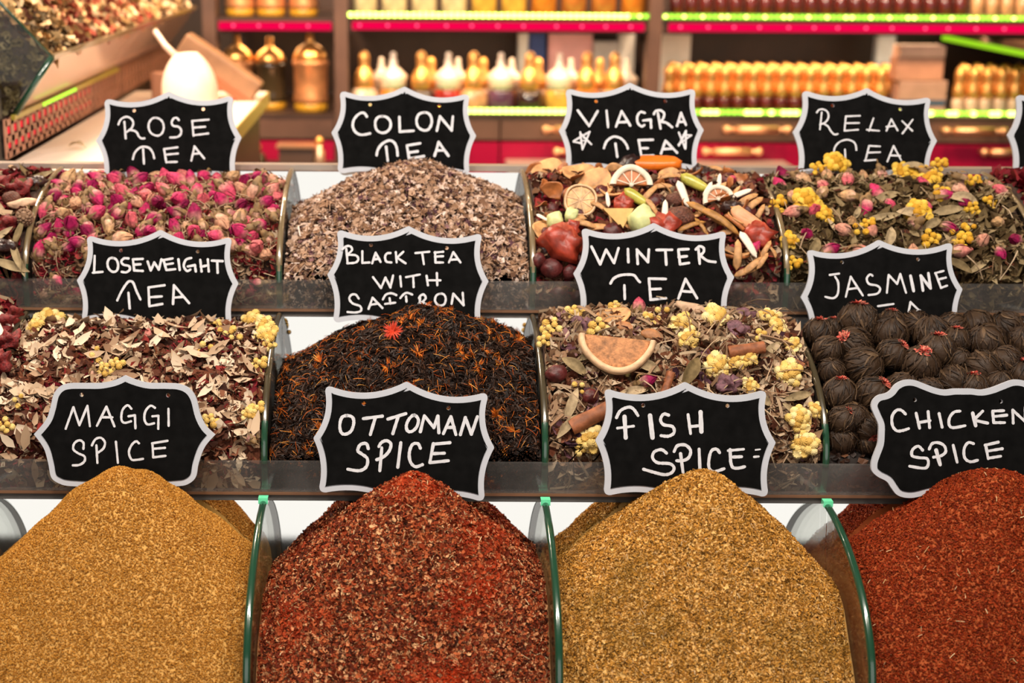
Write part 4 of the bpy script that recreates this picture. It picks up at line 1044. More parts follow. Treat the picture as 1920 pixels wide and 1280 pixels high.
for i in range(2): PR['cube', i] = proto('candied_cube', lump(50 + i, .0068, .0060, .0058, .08, 14, 11, .75), pgreen_m)
g = Geo(); tri = [(-.0155, .008), (.0150, .008), (.0035, -.0125)]
g.add([(x, y, .0035) for x, y in tri] + [(x, y, -.0035) for x, y in tri], [(0, 2, 1), (3, 4, 5), (0, 1, 4, 3), (1, 2, 5, 4), (2, 0, 3, 5)], 0)
PR['pine'] = proto('pineapple_wedge', g.mesh('pineapple_wedge'), pine_m)
def roll_mesh(l, r):
    g = Geo(); pts = []; sec = []
    for k in range(34):
        a = k / 33 * 3.6 * PI; rr = r * (1 - .42 * k / 33); sec.append((rr * math.cos(a), rr * math.sin(a)))
    for k in range(33, -1, -1):
        a = k / 33 * 3.6 * PI; rr = r * (1 - .42 * k / 33) - .0007; sec.append((rr * math.cos(a), rr * math.sin(a)))
    for i in range(5):
        x = (i / 4 * 2 - 1) * l
        for (y, z) in sec: pts.append((x, y * (1 + .05 * math.sin(i * 2)), z))
    g.grid(pts, 5, len(sec), 0, True, cv=True); return g.mesh('cinnamon_stick')
PR['cin'] = proto('cinnamon_stick', roll_mesh(.0165, .0058), cin_m)
PR['alm'] = proto('almond', lump(60, .0115, .0065, .0042, .03, 16, 10), alm_m)
def leaf_mesh(l, w_, fold, bend):
    g = Geo(); pts = []
    for i in range(12):
        t = i / 11; hw = w_ * math.sin(PI * t) ** .8 + .0002
        for s_ in (-1, -.5, 0, .5, 1): pts.append(((t - .5) * l, s_ * hw, abs(s_) * hw * fold + bend * math.sin(PI * t)))
    low = [(x, y, z - .0003) for x, y, z in pts]
    g.grid(pts, 12, 5, 0, True); g.grid(low, 12, 5, 0, True); return g.mesh('leaf')
leafobj_m = ramp_mat('long_dry_leaf', [(0, (.16, .11, .05)), (.5, (.30, .22, .12)), (1, (.46, .34, .21))], .7, src='object', vary=.3, nscale=160)
for i in range(3): PR['leaf', i] = proto('dried_leaf', leaf_mesh(.034, (.0045, .0062, .0036)[i], .6, (.003, .006, -.002)[i]), leafobj_m)
def cone_mesh():
    g = Geo(); g.ball((0, 0, 0), (.0055, .0055, .0085), 10, 8)
    for j in range(9):
        z = -.007 + j * .0017; rr = .0068 * math.sqrt(max(.05, 1 - (z / .0095) ** 2))
        for k in range(8):
            a = 2 * PI * (k + .5 * (j % 2)) / 8
            g.ball((rr * math.cos(a), rr * math.sin(a), z), (.0021, .0021, .0011), 6, 5)
    return g.mesh('alder_cone')
PR['cone'] = proto('alder_cone', cone_mesh(), pr('cone_brown', (.20, .11, .06), .7, noise=.4, nscale=300))
for i in range(2): PR['vio', i] = proto('violet_flower', lump(70 + i, .0085, .0075, .0065, .30, 16, 12), vio_m)

FB = B['fruit']; WB = B['winter']
def lay(b, key, px, py, deg, size, nominal, label, cat, up=.55, lift=.004, group=None, face=None):
    """size: length in pixels of the photograph; nominal: length of the template in metres"""
    p, n = onheap(b, px, py, lift); m = px2m(p); s_ = size * m / nominal
    nr = face if face is not None else (n * (1 - up) + BACK * up)
    p = p + n * .0015
    flat(PR[key], p, nr, pdir(deg), s_, label, cat, group)
lay(FB, ('apple', 0), 1028, 332, 12, 72, .038, 'big curled tan apple slice at the top left of the fruit bin', 'fruit', .25, .006)
lay(FB, ('apple', 1), 1082, 332, -8, 62, .038, 'pale apple slice directly under the two star sign', 'fruit', .2, .005)
lay(FB, ('apple', 2), 1117, 352, 20, 66, .038, 'russet apple slice right behind the dried lime slice', 'fruit', .35, .005)
lay(FB, 'lime', 1086, 380, 25, 64, .035, 'round dried lime slice with spoked pulp in the fruit bin', 'fruit', .75, .012)
lay(FB, 'halfw', 1180, 352, -2, 76, .041, 'half citrus slice with thick white rind near the fruit bin top', 'fruit', .75, .012)
lay(FB, 'halfw', 1343, 378, 18, 56, .041, 'half citrus slice with orange rind beside the white coconut', 'fruit', .65, .010)
lay(FB, ('peel', 0), 1024, 362, 40, 34, .026, 'orange peel scrap left of the dried lime slice', 'fruit', .5, .006)
lay(FB, ('peel', 1), 1028, 374, -20, 48, .026, 'long orange peel below the big apple slice', 'fruit', .6, .006)
lay(FB, ('cube', 0), 1038, 416, 10, 29, .0128, 'large greenish white candied cube at the left of the fruit bin', 'fruit', .6, .010)
lay(FB, ('cube', 1), 1069, 407, 75, 24, .0128, 'small pale candied cube under the dried lime slice', 'fruit', .6, .010)
lay(FB, 'pine', 1156, 410, 0, 58, .0305, 'flat yellow pineapple wedge above the WINTER TEA sign', 'fruit', .85, .010)
lay(FB, ('cube', 0), 1199, 416, 35, 46, .0128, 'bright green melon cube right of the pineapple wedge', 'fruit', .6, .010)
lay(FB, 'green', 1190, 375, -38, 56, .029, 'thin candied green stick left of the white coconut strips', 'fruit', .6, .010)
lay(FB, 'green', 1298, 348, -33, 60, .029, 'thick yellow green candied stick near the top of the fruit bin', 'fruit', .6, .012)
lay(FB, ('red', 0), 1052, 460, -35, 72, .022, 'large orange red papaya chunk left of the WINTER TEA sign', 'fruit', .5, .010)
lay(FB, ('red', 1), 1068, 433, 10, 32, .022, 'small red papaya chunk above the large orange red one', 'fruit', .5, .008)
lay(FB, ('red', 2), 1166, 386, 0, 34, .022, 'square crimson papaya chunk above the pineapple wedge', 'fruit', .5, .008)
lay(FB, ('red', 1), 1240, 428, -20, 50, .022, 'red papaya chunk touching the tip of the WINTER TEA sign', 'fruit', .5, .008)
lay(FB, ('red', 0), 1420, 446, -25, 56, .022, 'wine red papaya strip under the peach fruit piece', 'fruit', .5, .004)
lay(FB, ('dred', 0), 1032, 505, 0, 44, .015, 'round red cherry at the lower left of the fruit bin', 'fruit', .5, .006)
lay(FB, ('dred', 1), 1008, 490, 30, 30, .015, 'dark berry against the left glass of the fruit bin', 'fruit', .5, .006)
lay(FB, ('dred', 2), 1068, 512, 30, 34, .015, 'dark cherry beside the left point of the WINTER TEA sign', 'fruit', .5, .006)
for (x, y, d, sz, lb) in [(1136, 378, 95, 30, 'short white coconut piece right of the dried lime slice'), (1276, 368, -72, 56, 'long white coconut strip in the middle of the fruit bin'), (1322, 360, 62, 36, 'white coconut piece at the end of the thick green stick'), (1343, 345, 80, 34, 'white coconut piece near the crimson rosebud'),
                          (1386, 367, 22, 40, 'white coconut strip near the right glass of the fruit bin'), (1396, 462, -62, 58, 'long white coconut strip right of the WINTER TEA sign'), (1014, 412, -30, 26, 'thin white coconut tip left of the large candied cube'), (1242, 400, 85, 46, 'rounded white coconut piece above the WINTER TEA sign tip')]:
    lay(FB, 'coco', x, y, d, sz, .030, lb, 'fruit', .6, .013)
lay(FB, 'date', 1262, 378, 0, 36, .025, 'smaller brown sugared date left of the long coconut strip', 'fruit', .5, .006)
lay(FB, 'date', 1270, 410, 0, 54, .025, 'large brown sugared date above the WINTER TEA sign', 'fruit', .5, .008)
lay(FB, 'carrot', 1226, 311, -6, 98, .053, 'bright orange candied stick on top of the fruit bin', 'fruit', .4, .010)
for (x, y, d, sz, lb) in [(1172, 318, 35, 60, 'glossy dark fruit strip left of the bright orange stick'), (1205, 322, 10, 46, 'dark prune under the bright orange stick'), (1318, 328, -40, 46, 'black prune right of the bright orange stick'), (1370, 392, -15, 42, 'dark red dried fruit near the right glass of the fruit bin')]:
    lay(FB, ('black', len(lb) % 2), x, y, d, sz, .020, lb, 'fruit', .5, .008)
for (x, y, d, sz, lb) in [(1318, 405, -38, 84, 'long golden strip running down the right of the fruit bin'), (1345, 420, -40, 90, 'golden strip just below the longest golden strip'), (1292, 428, 22, 60, 'curved golden strip right of the large date'), (1312, 432, -62, 50, 'short golden strip above the right shoulder of the WINTER TEA sign'), (1385, 405, -40, 50, 'golden strip next to the peach fruit piece')]:
    lay(FB, 'strip', x, y, d, sz, .052, lb, 'fruit', .5, .010)
lay(FB, 'peach', 1402, 420, -36, 84, .040, 'large peach coloured fruit piece at the right of the fruit bin', 'fruit', .6, .010)
for (x, y, d, sz) in [(1408, 388, 40, 50), (1398, 378, 30, 46), (1420, 402, 60, 40), (1250, 338, 10, 44), (1276, 330, -20, 40), (1340, 325, -30, 44), (1350, 362, 0, 40), (1215, 368, 50, 46), (1220, 392, -60, 40), (1120, 392, -35, 40), (1095, 425, -15, 46), (1078, 418, 30, 30), (1408, 500, 40, 52), (1425, 492, 55, 40), (1395, 512, 20, 50), (1378, 480, 85, 60), (1240, 355, 0, 40), (1432, 470, 60, 40)]:
    lay(FB, 'tstrip', x, y, d, sz, .034, 'curved tan strip of dried apple in the fruit bin', 'fruit', .5, .008, 'apple strips in the fruit bin')
for k, (p, n) in enumerate(poisson(FB, .015, 70)):
    key = [('peel', k % 3), 'tstrip', ('black', k % 2), ('peel', (k + 1) % 3), ('apple', k % 3), 'tstrip'][k % 6]
    flat(PR[key], p + n * .001, rdir(n, .5), pdir(random.uniform(0, 360)), random.uniform(.5, .8) if key[0] == 'apple' else random.uniform(.6, 1.05), *[('brown scrap of dried peel in the fruit bin', 'fruit', 'peel scraps in the fruit bin'), ('curved tan strip of dried apple in the fruit bin', 'fruit', 'apple strips in the fruit bin'), ('small wrinkled black raisin deep in the fruit bin', 'fruit', 'raisins in the fruit bin'), ('brown scrap of dried peel in the fruit bin', 'fruit', 'peel scraps in the fruit bin'), ('small tan apple slice half buried in the fruit bin', 'fruit', 'small apple slices in the fruit bin'), ('curved tan strip of dried apple in the fruit bin', 'fruit', 'apple strips in the fruit bin')][k % 6])
for k, (p, n) in enumerate(poisson(FB, .017, 46)):
    flat(PR['dred', k % 3], p, n, pdir(random.uniform(0, 360)), random.uniform(.8, 1.5), 'small dark dried berry in the fruit bin', 'fruit', 'dark berries in the fruit bin')
for k, (p, n) in enumerate(frontspots(FB, 12)):
    flat(PR['dred', k % 3], p + Vector((0, .002, 0)), n, RIGHT, random.uniform(.9, 1.3), 'dark dried berry seen through the fruit bin front glass', 'fruit', 'berries behind the fruit bin pane')

lay(WB, 'half', 1150, 636, -8, 136, .065, 'large half orange slice with pale rind in the WINTER TEA bin', 'fruit', .55, .026)
lay(WB, 'cin', 1392, 658, 10, 70, .033, 'cinnamon stick under the yellow flowers of the WINTER TEA bin', 'spice', .5, .012)
lay(WB, 'cin', 1108, 782, 27, 92, .033, 'cinnamon stick left of the FISH SPICE sign', 'spice', .5, .010)
lay(WB, 'cin', 1248, 722, 72, 50, .033, 'cinnamon piece just above the FISH SPICE sign', 'spice', .5, .008)
lay(WB, 'cin', 1488, 680, -30, 30, .033, 'small cinnamon bit near the right glass of the WINTER TEA bin', 'spice', .5, .008)
lay(WB, 'ging', 1296, 582, -8, 70, .036, 'pale ginger piece under the letters of the WINTER TEA sign', 'spice', .4, .006)
lay(WB, ('apple', 1), 1148, 602, -30, 66, .038, 'thin brown apple slice on edge at the top left of the WINTER TEA heap', 'fruit', .1, .006)
lay(WB, ('black', 0), 1162, 592, 0, 34, .020, 'black raisin beside the bright pink rosebud', 'fruit', .5, .008)
lay(WB, ('dred', 1), 1104, 744, 0, 32, .015, 'wine red berry above the left cinnamon stick', 'fruit', .5, .008)
lay(WB, ('dred', 0), 1042, 702, 20, 40, .015, 'wrinkled red berry by the left glass of the WINTER TEA bin', 'fruit', .5, .008)
lay(WB, ('vio', 0), 1090, 616, 0, 42, .017, 'mauve dried flower at the upper left of the WINTER TEA bin', 'flower', .5, .006)
lay(WB, ('vio', 1), 1378, 622, 0, 40, .017, 'dusky violet flower above the upper cinnamon stick', 'flower', .5, .008)
lay(WB, ('vio', 0), 1362, 722, 0, 40, .017, 'violet flower above the right shoulder of the FISH SPICE sign', 'flower', .5, .008)
lay(WB, ('vio', 1), 1395, 595, 0, 34, .017, 'faded violet flower at the top right of the WINTER TEA heap', 'flower', .5, .006)
lay(WB, 'alm', 1220, 630, -15, 44, .023, 'brown almond right of the half orange slice', 'nut', .5, .006)
lay(WB, 'alm', 1170, 615, -20, 40, .023, 'brown almond behind the half orange slice', 'nut', .4, .006)
for (x, y, d, sz, u) in [(1290, 700, 60, 70, .5), (1330, 590, 30, 60, .3), (1210, 690, -20, 56, .6), (1440, 660, 40, 60, .5), (1070, 760, 70, 70, .6), (1060, 800, 50, 60, .6), (1185, 735, 10, 60, .5), (1420, 750, -30, 50, .5), (1330, 640, 10, 66, .5), (1490, 745, 15, 60, .5), (1480, 770, -40, 44, .6), (1075, 690, -40, 60, .5), (1100, 670, 20, 50, .5)]:
    lay(WB, ('leaf', (x + y) % 3), x, y, d, sz, .034, 'pale curled dry leaf in the WINTER TEA bin', 'leaf', u, .007, 'long leaves in the winter bin')
for k, (px, py, d, sz) in enumerate([(1655, 375, 20, 62), (1700, 405, -15, 50), (1650, 410, 10, 70), (1600, 405, 60, 40), (1590, 340, -10, 50), (1540, 345, 70, 44), (1495, 345, 15, 54), (1660, 450, 70, 50), (1560, 430, -60, 46), (1770, 400, 10, 66), (1800, 380, -20, 60), (1830, 500, 35, 60), (1790, 500, -30, 60), (1740, 425, 30, 46), (1640, 330, 45, 46), (1710, 320, -10, 60), (1520, 470, 60, 50), (1765, 360, 70, 50)]):
    lay(B['relax'], ('leaf', k % 3), px, py, d, sz, .034, 'long folded olive leaf in the RELAX TEA bin', 'leaf', .55, .007, 'long leaves in the relax bin')
PBIN = B['pine']
lay(PBIN, 'cone', 52, 412, 90, 24, .012, 'small brown alder cone in the leftmost top row bin', 'cone', .4, .012)
lay(PBIN, 'ging', 46, 385, 18, 56, .036, 'knobbly tan ginger root near the alder cone', 'spice', .5, .010)
lay(PBIN, ('date'), 25, 375, 0, 34, .025, 'brown nut behind the tan ginger root', 'nut', .5, .008)
lay(PBIN, ('black', 0), 72, 345, 20, 40, .020, 'black dried fruit at the top of the leftmost bin', 'fruit', .5, .008)
lay(PBIN, ('black', 1), 18, 465, -10, 44, .020, 'shiny black dried fruit at the left picture edge', 'fruit', .5, .010)
for k, (px, py, d, sz) in enumerate([(40, 440, 75, 60), (35, 480, -70, 66), (10, 400, -60, 60), (5, 445, 40, 60), (50, 345, 0, 70), (25, 500, -20, 80), (78, 335, 25, 60), (15, 330, -10, 60), (45, 500, -70, 50)]):
    lay(PBIN, ('leaf', 2), px, py, d, sz, .034, 'long grey leaf in the leftmost top row bin', 'leaf', .55, .010, 'long leaves in the leftmost bin')
for k, (px, py, sz) in enumerate([(15, 425, 44), (42, 358, 40), (8, 350, 36)]):
    lay(PBIN, ('scar', k), px, py, 20, sz, .022, 'lump of scarlet petals in the leftmost top row bin', 'petals', .5, .008, 'scarlet lumps in the leftmost bin')
for k, (px, py, sz) in enumerate([(10, 610, 44), (20, 640, 40), (4, 680, 44), (22, 592, 36)]):
    lay(B['redmix'], ('scar', k % 3), px, py, 20, sz, .022, 'lump of scarlet petals at the left edge of the middle row', 'petals', .5, .006, 'scarlet lumps in the middle row')
for (px, py, d, lb) in [(12, 600, -42, 'pale stick highest in the left edge middle bin'), (8, 625, -60, 'pale stick lower in the left edge middle bin')]:
    lay(B['redmix'], 'coco', px, py, d, 60, .030, lb, 'stick', .5, .012)

# ------------------------------------------------------------------ the shop shelving behind the stall
def atx(px, py, X):
    d = ray(px, py); t = (X - CAM.x) / d.x
    return CAM + d * t
FY = 2.95; BY = 3.34
ZC = at(900, 207, FY).z; ZS = at(900, 27, FY).z           # counter top and upper shelf
xa = lambda px: at(px, 120, FY).x
wood_m = pr('brown_laminate', (.105, .052, .034), .5, noise=.3, nscale=9)
wood2_m = pr('dark_laminate', (.045, .022, .015), .45, noise=.3, nscale=9)
mag_m = pr('magenta_lacquer', (.30, .0012, .032), .45, spec=.25)
copper_m = pr('copper', (.92, .50, .28), .4, .9)
gold_m2 = pr('gold_metal', (.95, .48, .14), .32, .85)
silver_m = pr('pale_gold_metal', (.95, .80, .66), .4, .3)
led_w = emis('lime_white_led', (.78, 1.0, .16), 7.0)
led_g = emis('lime_led', (.42, 1.0, .06), 3.2)
led_b = emis('lime_led_tape', (.40, .85, .06), 1.2)
led_r = emis('red_led_tape', (1.0, .001, .075), .95)
led_p = emis('red_led_bead', (1.0, .10, .22), 2.2)
shelving = empty('display_shelving', (0.3, FY, 0.0)); tag(shelving, 'brown shop shelving with lime and red light strips behind the stall', 'shelf')
def fix(o, root): o.matrix_parent_inverse = Matrix.Translation(-root.location); return o
def sp(name, g, mats, root=None): return fix(g.build(name, mats, root or shelving), root or shelving)
XP = [xa(395), xa(640), xa(1225), xa(2060)]
for i, x in enumerate(XP):
    g = Geo(); g.box((x, FY + .02, 1.05), (.027, .05, 2.1)); sp('post', g, wood_m)
g = Geo(); g.box(((XP[0] + XP[3]) / 2, BY, 1.25), (XP[3] - XP[0], .02, 1.7)); sp('back_panel', g, wood2_m)
for i in range(3):
    xl, xr = XP[i] + .0135, XP[i + 1] - .0135; c = (xl + xr) / 2; wd = xr - xl
    zs = ZS - (.004 if i else .006)
    g = Geo(); g.box((c, (FY + BY) / 2 + .006, zs - .019), (wd, BY - FY - .012, .030)); sp('shelf_board', g, wood2_m)
    if i:
        g = Geo(); g.box((c, FY + .006, zs + .002), (wd, .006, .010)); sp('light_strip', g, led_b)
        n = int(wd / .0125); g = Geo(); g2 = Geo()
        for k in range(n):
            x = xl + (k + .5) * wd / n
            if i == 1 and k < n * .93: (g).box((x, FY + .001, zs + .002), (.0085, .004, .0085))
            else: g2.box((x, FY + .001, zs + .002), (.0055, .004, .0055), 0 if (k * 7 % 10 < 4) else 1)
        if g.v: sp('light_beads', g, led_w)
        sp('light_beads', g2, [led_w, led_g])
        g = Geo(); g.box((c, FY - .002, ZC), (wd, .006, .010)); sp('light_strip', g, led_b)
        n = int(wd / .0125); g = Geo()
        for k in range(n):
            x = xl + (k + .5) * wd / n
            big = i == 1 or random.random() < .45
            g.box((x, FY - .007, ZC), ((.0085,) * 3 if big else (.006,) * 3), 0 if big else 1)
        sp('light_beads', g, [led_w, led_g])
    g = Geo(); g.box((c + (0 if i else -.0), FY - .004, zs - .019), (wd * (.97 if i else .95), .008, .016)); sp('red_strip', g, led_r)
    g = Geo()
    for k in range(int(wd / .055)):
        x = xl + .03 + k * .055 + random.uniform(-.008, .008); g.ball((x, FY - .010, zs - .018), .0028, 8, 6)
    sp('red_beads', g, led_p)
    if True:
        l_ = area('bay_fill_light', (c, FY + .10, zs - .042), (c, FY + .13, 1.0), wd * .9, .03, 0.9 * wd / .6, (1.0, .70, .42))  # added fill light, brightens what stands at the back of the bay
# counter units with drawers under the shelves
def counter(name, pxl, pxr, label, split, hand):
    root = empty(name, (xa((pxl + pxr) / 2), FY + .2, 0)); tag(root, label, 'cabinet', 'drawer cabinets under the shelves')
    xl, xr = xa(pxl), xa(pxr); c = (xl + xr) / 2; wd = xr - xl
    z1 = ZC - .010
    g = Geo(); g.box((c, (FY + BY) / 2 + .010, z1 / 2 - .006), (wd, BY - FY - .03, z1 - .012)); sp('body', g, wood2_m, root)
    g = Geo(); g.box((c, (FY + BY) / 2 - .005, z1 - .004), (wd, BY - FY, .010)); sp('worktop', g, wood2_m, root)
    zb0, zb1 = at(900, 261, FY).z, at(900, 221, FY).z; zm1 = at(900, 266, FY).z
    for (a, b) in split:
        dl, dr = xa(a) + .002, xa(b) - .002
        g = Geo(); g.box(((dl + dr) / 2, FY + .005, (zb0 + zb1) / 2), (dr - dl, .018, zb1 - zb0)); sp('drawer', g, wood_m, root)
        g = Geo(); g.box(((dl + dr) / 2, FY + .006, zm1 - .09), (dr - dl, .018, .18)); sp('magenta_drawer', g, mag_m, root)
    for (px, py, wpx) in hand:
        p = at(px, py, FY - .03); hw = wpx * .00105 / 2; g = Geo()
        g.tube([(p.x - hw * .62, p.y, p.z), (p.x + hw * .62, p.y, p.z)], .0075, 10)
        for s_ in (-1, 1):
            g.ball((p.x + s_ * hw * .9, p.y, p.z), .0082, 10, 8)
            g.tube([(p.x + s_ * hw * .62, p.y, p.z), (p.x + s_ * hw * .9, p.y, p.z)], .0045, 8)
            g.tube([(p.x + s_ * hw * .9, p.y, p.z), (p.x + s_ * hw * .9, FY, p.z)], .004, 8)
        sp('handle', g, copper_m, root)
    return root
counter('drawer_cabinet', 656, 1212, 'drawer cabinet under the gold capped perfume bottles', [(656, 940), (940, 1212)], [(800, 243, 130), (1080, 243, 130), (1100, 284, 130), (800, 284, 130)])
counter('drawer_cabinet', 1238, 2046, 'drawer cabinet at the right under the dense rows of small bottles', [(1238, 1625), (1625, 2046)], [(1420, 243, 132), (1828, 246, 124), (1373, 284, 116), (1885, 286, 90)])
ml = counter('magenta_cabinet', 408, 627, 'magenta cabinet under the copper jars at the left', [(408, 627)], [])
ml['group'] = 'cabinets under the shelves'
g = Geo(); a = at(950, 303, FY - .06); b = at(1480, 303, FY - .06); g.box(((a.x + b.x) / 2, FY - .06, a.z - .01), (b.x - a.x, .10, .016))
tr = g.build('steel_tray', pr('pale_steel', (.55, .46, .42), .3, .5)); tag(tr, 'pale steel tray pulled out below the magenta drawers', 'tray')

# --- bottles
glass_m = pr('bottle_glass', (.55, .36, .22), .12, coat=.6)
liq = {k: pr('oil_' + k, c, .12, coat=.8, noise=.4, nscale=30) for k, c in dict(amber=(.42, .14, .03), red=(.40, .02, .012), dark=(.03, .012, .01), cream=(.66, .48, .34), yellow=(.62, .36, .06), pale=(.62, .50, .30), violet=(.10, .04, .08), orange=(.55, .17, .02), wine=(.10, .012, .008), tan=(.50, .27, .13)).items()}
def bottle(kind, h=1.0):
    g = Geo(); gc = Geo(); s = .00105
    if kind == 'dome':
        g.lathe([(0, 0), (26 * s, 0), (29 * s, 4 * s), (30 * s, 26 * s), (27 * s, 38 * s), (20 * s, 46 * s), (0, 47 * s)], 20)
        gc.lathe([(0, 46 * s), (19 * s, 46 * s), (20.5 * s, 50 * s), (20 * s, 64 * s), (17 * s, 76 * s), (12 * s, 84 * s), (10 * s, 90 * s), (11 * s, 104 * s), (9 * s, 113 * s), (4 * s, 118 * s), (0, 119 * s)], 20)
    elif kind == 'cone':
        g.lathe([(0, 0), (24 * s, 0), (26 * s, 4 * s), (26 * s, 40 * s), (23 * s, 47 * s), (0, 47 * s)], 20)
        gc.lathe([(0, 46 * s), (25 * s, 46 * s), (25 * s, 60 * s), (28 * s, 68 * s), (27 * s, 72 * s), (12 * s, 86 * s), (7.5 * s, 90 * s), (8 * s, 100 * s), (5 * s, 104 * s), (6 * s, 110 * s), (5 * s, 115 * s), (0, 117 * s)], 20)
    elif kind == 'small':
        g.lathe([(0, 0), (11 * s, 0), (12 * s, 3 * s), (12 * s, 28 * s), (10 * s, 33 * s), (0, 34 * s)], 14)
        gc.lathe([(0, 33 * s), (11 * s, 33 * s), (12.5 * s, 40 * s), (12 * s, 52 * s), (9.5 * s, 60 * s), (9.5 * s, 68 * s), (10.5 * s, 80 * s), (8 * s, 90 * s), (0, 93 * s)], 14)
    elif kind == 'tall':
        g.lathe([(0, 0), (22 * s, 0), (25 * s, 4 * s), (25 * s, 70 * s), (18 * s, 84 * s), (8 * s, 90 * s), (0, 90 * s)], 18)
        gc.lathe([(0, 89 * s), (9 * s, 89 * s), (11 * s, 94 * s), (9 * s, 110 * s), (0, 116 * s)], 14)
    return g.mesh('perfume_bottle'), gc.mesh('cap')
BT = {}
def bproto(kind, liquid, capm): 
    k = (kind, liquid, capm.name)
    if k not in BT:
        a, b = bottle(kind); BT[k] = proto('perfume_bottle', a, liq[liquid], [('cap', b, capm)])
    return BT[k]
def setb(kind, liquid, capm, px, Y, z, s, label, group=None):
    p = at(px, 190, Y); put(bproto(kind, liquid, capm), Vector((p.x, Y, z)), (0, 0, 1), random.uniform(0, 1), s, label, 'bottle', group)
ZT = ZC - .009
order = [(683, 'dome', 'cream', 'first'), (737, 'cone', 'orange', 'second'), (790, 'dome', 'dark', 'third'), (840, 'cone', 'red', 'fourth'), (887, 'dome', 'tan', 'fifth'), (938, 'cone', 'violet', 'sixth'), (992, 'dome', 'dark', 'seventh'), (1047, 'cone', 'yellow', 'eighth'), (1098, 'dome', 'amber', 'ninth'), (1150, 'dome', 'tan', 'tenth')]
for px, kd, lq, od in order:
    setb(kd, lq, gold_m2 if kd == 'dome' else silver_m, px, 3.0, ZT, 1.0, od + (' bottle from the left with gold dome cap, front row over lime light' if kd == 'dome' else ' bottle from the left with pale cone cap, front row over lime light'))
for k, px in enumerate([715, 808, 858, 905, 958, 1008, 1068, 1122, 1172]):
    kd = 'dome' if k % 2 else 'cone'
    setb(kd, ['cream', 'amber', 'tan'][k % 3], gold_m2 if k % 2 else silver_m, px, 3.075, ZT, .86, 'short bottle with shiny cap in the second row between the perfume bottles', 'second row of perfume bottles')
for r_, (Y, off) in enumerate([(3.0, 0), (3.055, 13), (3.11, 4)]):
    for k in range(17):
        px = 1252 + k * 26.4 + off
        if px < 1672: setb('small', 'wine', gold_m2, px, Y, ZT, 1.0, 'small wine red bottle with tall gold cap right of the brown post', 'rows of small red bottles')
    for k in range(10):
        px = 1795 + k * 26.4 + off
        setb('small', 'cream', gold_m2, px, Y, ZT, 1.0, 'small cream bottle with tall gold cap right of the stacked boxes', 'rows of small cream bottles')
ZU = ZS - .006
for k in range(10): setb('tall', ['pale', 'pale', 'pale', 'pale', 'yellow', 'yellow', 'orange', 'amber', 'amber', 'orange'][k], gold_m2, 684 + k * 55, 3.0, ZU, 1.0, ['pale oil bottle over the left half of the lime light', 'pale oil bottle over the left half of the lime light', 'pale oil bottle over the left half of the lime light', 'pale oil bottle over the left half of the lime light', 'yellow oil bottle on the upper middle shelf', 'yellow oil bottle on the upper middle shelf', 'orange oil bottle right of the yellow ones on the upper shelf', 'amber oil bottle on the upper middle shelf', 'amber oil bottle on the upper middle shelf', 'orange oil bottle next to the brown post on the upper shelf'][k], ['pale upper oil bottles', 'yellow upper oil bottles', None, 'amber upper oil bottles', None][0 if k < 4 else 1 if k < 6 else 2 if k == 6 else 3 if k < 9 else 4])
for k in range(20): setb('tall', 'wine', gold_m2, 1258 + k * 27.5, 3.0, ZU, .52, 'dark red bottle on the upper shelf at the right', 'dark red upper shelf bottles')
for k in range(9): setb('tall', 'tan', gold_m2, 1812 + k * 27.5, 3.0, ZU, .52, 'tan bottle on the upper shelf at the far right', 'tan upper shelf bottles')
# --- cartons, and boxes coloured as mirror reflections, among the bottles
def cuboid(px0, px1, py0, Y, col_, label, zb=None, dep=.05, name='cuboid', band=None):
    a = at(px0, py0, Y); b = at(px1, py0, Y); zb = ZT if zb is None else zb
    g = Geo(); g.box((0, 0, (a.z - zb) / 2), (b.x - a.x, dep, a.z - zb))
    o = bevel(g.build(name, pr('card_' + label[:12].replace(' ', '_'), col_, .6, noise=.15, nscale=25)), .002); o.location = ((a.x + b.x) / 2, Y + dep / 2, zb)
    tag(o, label, 'box')
    if band:
        g = Geo(); g.box((0, -dep / 2 - .0006, band[1]), (b.x - a.x - .004, .001, band[2])); g.build('printed_band', pr('band_' + label[:9].replace(' ', '_'), band[0], .5), o)
    return o, a.z
o, z_ = cuboid(1688, 1778, 152, 2.985, (.42, .24, .18), 'lowest pinkish box of the stack beside the small bottles', band=((.05, .08, .14), .026, .012))
o, z_ = cuboid(1684, 1772, 108, 2.985, (.46, .22, .14), 'middle copper coloured box of the stack beside the small bottles', zb=z_ + .0005)
o, z_ = cuboid(1690, 1775, 86, 2.985, (.62, .36, .25), 'topmost pale box of the stack beside the small bottles', zb=z_ + .0005)
cuboid(1648, 1682, 60, 3.17, (.58, .68, .78), 'pale blue upright carton behind the small red bottles', dep=.03)
cuboid(1238, 1297, 58, 3.20, (.72, .70, .68), 'tall white carton behind the bottles right of the brown post', dep=.06)  # from here on, boxes coloured as reflections in the mirrored shelf back
cuboid(973, 991, 58, 3.2, (.70, .74, .76), 'narrow white carton behind the perfume bottles', dep=.04)
cuboid(993, 1024, 58, 3.2, (.02, .06, .26), 'deep blue carton behind the perfume bottles', dep=.04)
cuboid(1030, 1112, 60, 3.2, (.72, .40, .44), 'pink carton behind the perfume bottles', dep=.04)
cuboid(1114, 1160, 78, 3.2, (.52, .54, .58), 'grey carton behind the perfume bottles', dep=.04)
cuboid(1163, 1192, 58, 3.2, (.76, .78, .80), 'white carton beside the brown post', dep=.04)
